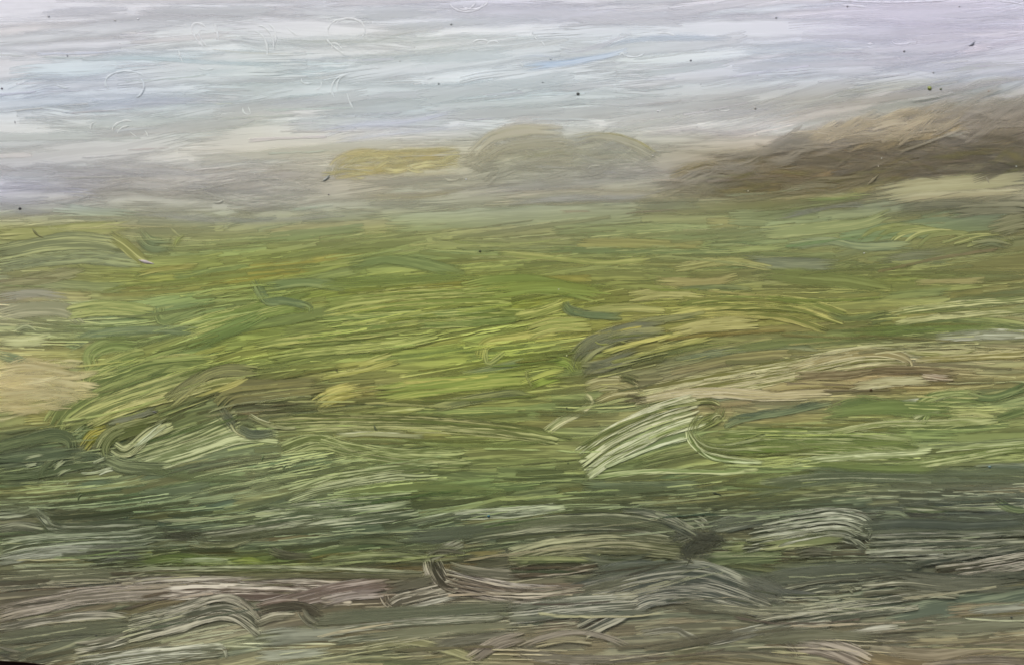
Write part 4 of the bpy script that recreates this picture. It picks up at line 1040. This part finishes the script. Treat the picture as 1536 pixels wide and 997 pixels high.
# ---- raised curls of wet paint left by a dabbed round tool, and loose bristles
def ridge(P, wd, colr, name='paint_ridge', hgt=0.00009):
    C, s = catmull(P, 2.0)
    T_ = np.gradient(C, axis=0); T_ /= np.linalg.norm(T_, axis=1)[:, None] + 1e-9
    N = np.stack([-T_[:, 1], T_[:, 0]], 1)
    q = np.array([-1, -0.6, 0, 0.6, 1.0]); hh = np.array([0, .75, 1, .75, 0])
    tp = np.clip(np.minimum(s, s[-1] - s) / 5.0, 0.15, 1) * (1 + 0.3 * np.sin(s * 0.4 + rng.random() * 6))
    X = C[:, 0, None] + N[:, 0, None] * (wd / 2 * tp)[:, None] * q
    Y = C[:, 1, None] + N[:, 1, None] * (wd / 2 * tp)[:, None] * q
    h0 = max(TOP(x, y) for x, y in C[::3])
    H = h0 - 0.00004 + hgt * tp[:, None] * hh
    V = W(X, Y, H).reshape(-1, 3); nn = len(s)
    ix = np.arange(nn * 5).reshape(nn, 5)
    F = np.stack([ix[:-1, :-1], ix[:-1, 1:], ix[1:, 1:], ix[1:, :-1]], -1).reshape(-1, 4)
    a_, b_, c_ = V[F[:, 0]], V[F[:, 1]], V[F[:, 2]]
    if np.mean(np.cross(b_ - a_, c_ - a_)[:, 1]) > 0: F = F[:, ::-1]
    mid = C[len(C) // 2]
    me = mesh_from(name, V, F, M_RIDGE, [('pigment', 'FLOAT_COLOR', np.tile(np.append(lin(colr), 1), (len(V), 1)))])
    return part(name, me, REGOBJ[int(region(mid[0], mid[1]))])
def arc(cx, cy, rx, ry, a0, a1, rot=0, n=9):
    out = []
    for t in np.radians(np.linspace(a0, a1, n)):
        x, y = rx * math.cos(t), ry * math.sin(t); r = math.radians(rot)
        out.append((cx + x * math.cos(r) - y * math.sin(r), cy + x * math.sin(r) + y * math.cos(r)))
    return out
RID = [arc(306,55,24,12,60,250,50), arc(312,60,18,8,60,230,50), [(322,35),(326,50),(328,62)], arc(190,124,32,17,150,330), arc(190,130,26,20,-40,60),
       arc(98,124,12,8,60,170), arc(392,64,18,26,-80,40,-20), arc(384,70,16,24,-70,50,-20), arc(398,58,16,22,-80,20), arc(310,100,12,5,0,170),
       arc(520,46,28,18,150,400), arc(524,40,22,12,190,350), [(488,58),(500,70),(518,84)], [(430,42),(440,50),(446,54)], [(492,66),(505,66),(515,76)],
       arc(512,132,14,18,110,280,20), arc(520,128,14,16,120,260,20), [(520,140),(524,152),(530,164)], arc(470,126,12,10,-20,80), arc(462,120,10,6,60,200),
       arc(700,2,26,16,10,170), arc(712,0,22,14,20,150,-10), arc(700,6,14,8,10,170,-20), arc(186,192,18,10,180,330,-15), arc(190,198,14,8,190,300,-15),
       [(195,198),(200,202),(205,206)], [(217,196),(220,200),(222,206)], arc(142,192,6,8,150,290), arc(372,164,8,8,60,200), [(372,160),(376,170)],
       [(780,94),(786,102)], [(800,54),(806,60)], [(812,62),(818,70)], [(822,46),(826,54)], [(928,84),(934,80),(938,86)], arc(950,76,18,10,20,140),
       [(984,50),(1000,50),(1014,54)], arc(1352,62,14,5,20,170), [(1262,8),(1280,9),(1300,11)], [(1300,66),(1310,66)], [(1478,70),(1490,72)],
       arc(722,68,14,8,180,330), arc(740,68,10,6,190,340), [(636,100),(640,106),(634,112)], [(640,120),(650,116)], 
       [(256,342),(266,352),(274,356)],  arc(325,296,12,8,20,120), arc(678,265,12,6,30,160), [(696,268),(700,268)],
       [(984,166),(988,168),(992,164)], arc(1086,164,8,3,0,170), [(560,100),(570,104)], arc(1300,166,0.1,0.1,0,1), [(240,100),(246,104)], [(268,76),(270,84),(274,94)],
       [(1240,0),(1330,4),(1420,1)], [(1500,2),(1520,4),(1536,8)], arc(895,255,14,6,190,300), [(1300,278),(1318,262)], [(1478,264),(1484,276)], [(1296,380),(1302,380)],
       [(892,512),(900,516),(914,516)], [(930,512),(940,514)]]
for P in RID:
    P = np.array(P, float)
    if np.ptp(P[:, 0]) + np.ptp(P[:, 1]) < 3: continue
    c = field(P[:, 0].mean(), P[:, 1].mean())
    ridge([tuple(p) for p in P], rng.uniform(1.8, 2.8), np.clip(c * 0.95, 0, 220))
# loose bristles and torn nubs of paint
for P, c, w_ in [([(208,390),(218,393),(231,396)], (150,142,138), 4), ([(484,272),(490,268),(494,262)], (124,127,120), 4), ([(487,268),(495,266)], (118,120,114), 3),
                 ([(561,634),(563,642),(567,646)], (78,84,60), 3), ([(228,616),(236,618)], (84,84,80), 4), ([(117,750),(120,742),(126,742)], (78,86,60), 3),
                 ([(1453,69),(1458,67),(1463,62)], (110,112,122), 3.2), ([(48,342),(56,352),(66,357)], (104,104,72), 3), ([(1068,738),(1076,740),(1083,743)], (48,54,44), 3),
                 ([(392,690),(396,682)], (84,96,66), 4), ([(424,702),(430,696)], (84,96,66), 4), ([(22,181),(23,186)], (120,118,124), 3)]:
    ridge(P, w_, c, 'loose_bristle', 0.0005)

# ---- grit and flecks stuck in the paint
def speck(x, y, r, colr):
    k = 7; vs = [W(x, y, TOP(x, y) + r * S * 0.55)]; 
    for ring, (rr, hh) in enumerate([(0.6, 0.42), (1.0, -0.03)]):
        for i in range(k):
            t = 2 * math.pi * i / k + ring * 0.4
            q = r * rr * (0.8 + 0.4 * rng.random())
            vs.append(W(x + q * math.cos(t) * 1.1, y + q * math.sin(t) * 0.9, TOP(x, y) + r * S * hh))
    F = []
    for i in range(k):
        j = (i + 1) % k
        F.append((0, 1 + j, 1 + i)); F.append((1 + i, 1 + j, 1 + k + j)); F.append((1 + i, 1 + k + j, 1 + k + i))
    V = np.array(vs); F = np.array(F)
    a_, b_, c_ = V[F[:, 0]], V[F[:, 1]], V[F[:, 2]]
    if np.mean(np.cross(b_ - a_, c_ - a_)[:, 1]) > 0: F = F[:, ::-1]
    me = mesh_from('paint_fleck', V, F, M_SPECK, [('pigment', 'FLOAT_COLOR', np.tile(np.append(lin(colr), 1), (len(V), 1)))])
    part('paint_fleck', me, REGOBJ[int(region(x, y))])
for x, y, r, c in [(73,25,2,(140,140,146)),(101,84,1.5,(130,130,138)),(3,133,2,(120,120,128)),(173,31,1.6,(150,150,150)),(207,29,2.2,(224,224,228)),(677,37,1.8,(120,124,124)),
        (658,126,1.6,(110,112,112)),(867,141,2.8,(78,80,78)),(1036,91,1.8,(100,100,108)),(826,89,1.5,(140,146,156)),(814,124,1.5,(120,126,126)),(1133,163,2,(120,116,110)),
        (1271,10,2,(130,126,134)),(1439,10,1.8,(134,132,140)),(1164,27,1.8,(130,130,134)),(1356,77,2,(126,124,132)),(1400,109,1.8,(130,132,134)),(1394,133,4,(112,118,70)),
        (1411,134,2,(90,96,80)),(1483,137,1.6,(136,112,100)),(30,313,2.6,(40,40,42)),(175,332,1.3,(90,92,80)),(720,377,2.2,(60,62,44)),(733,773,2.4,(40,80,96)),
        (1306,584,2.6,(74,60,40)),(505,555,1.6,(60,56,30)),(145,952,1.6,(44,46,46)),(1517,925,2,(56,58,52)),(1500,804,2.2,(60,62,50)),(493,292,1.4,(96,88,88)),
        (422,249,1.4,(110,104,92)),(600,92,1.3,(150,152,148)),(1484,699,2.6,(92,112,108)),(850,533,1.2,(190,196,150)),(223,753,1.2,(200,204,190)),(987,167,2.4,(214,212,214)),
        (979,234,2,(206,202,190)),(699,269,1.8,(216,216,216)),(1296,380,1.6,(206,206,200)),(838,434,1.4,(206,206,190)),(1122,287,1.5,(214,206,190)),(1322,238,1.6,(206,206,196)),
        (1524,250,2,(190,192,184)),(1317,250,1.4,(206,200,190)),(850,611,1.3,(70,74,48)),(852,694,1.6,(70,80,54))]:
    lt = min(c) > 180
    speck(x, y, r * (0.6 if lt else 0.85), tuple(v_ * (0.85 if lt else 1.0) for v_ in c))
print('strokes', len(STROKES), 'max layers', LVL.max())
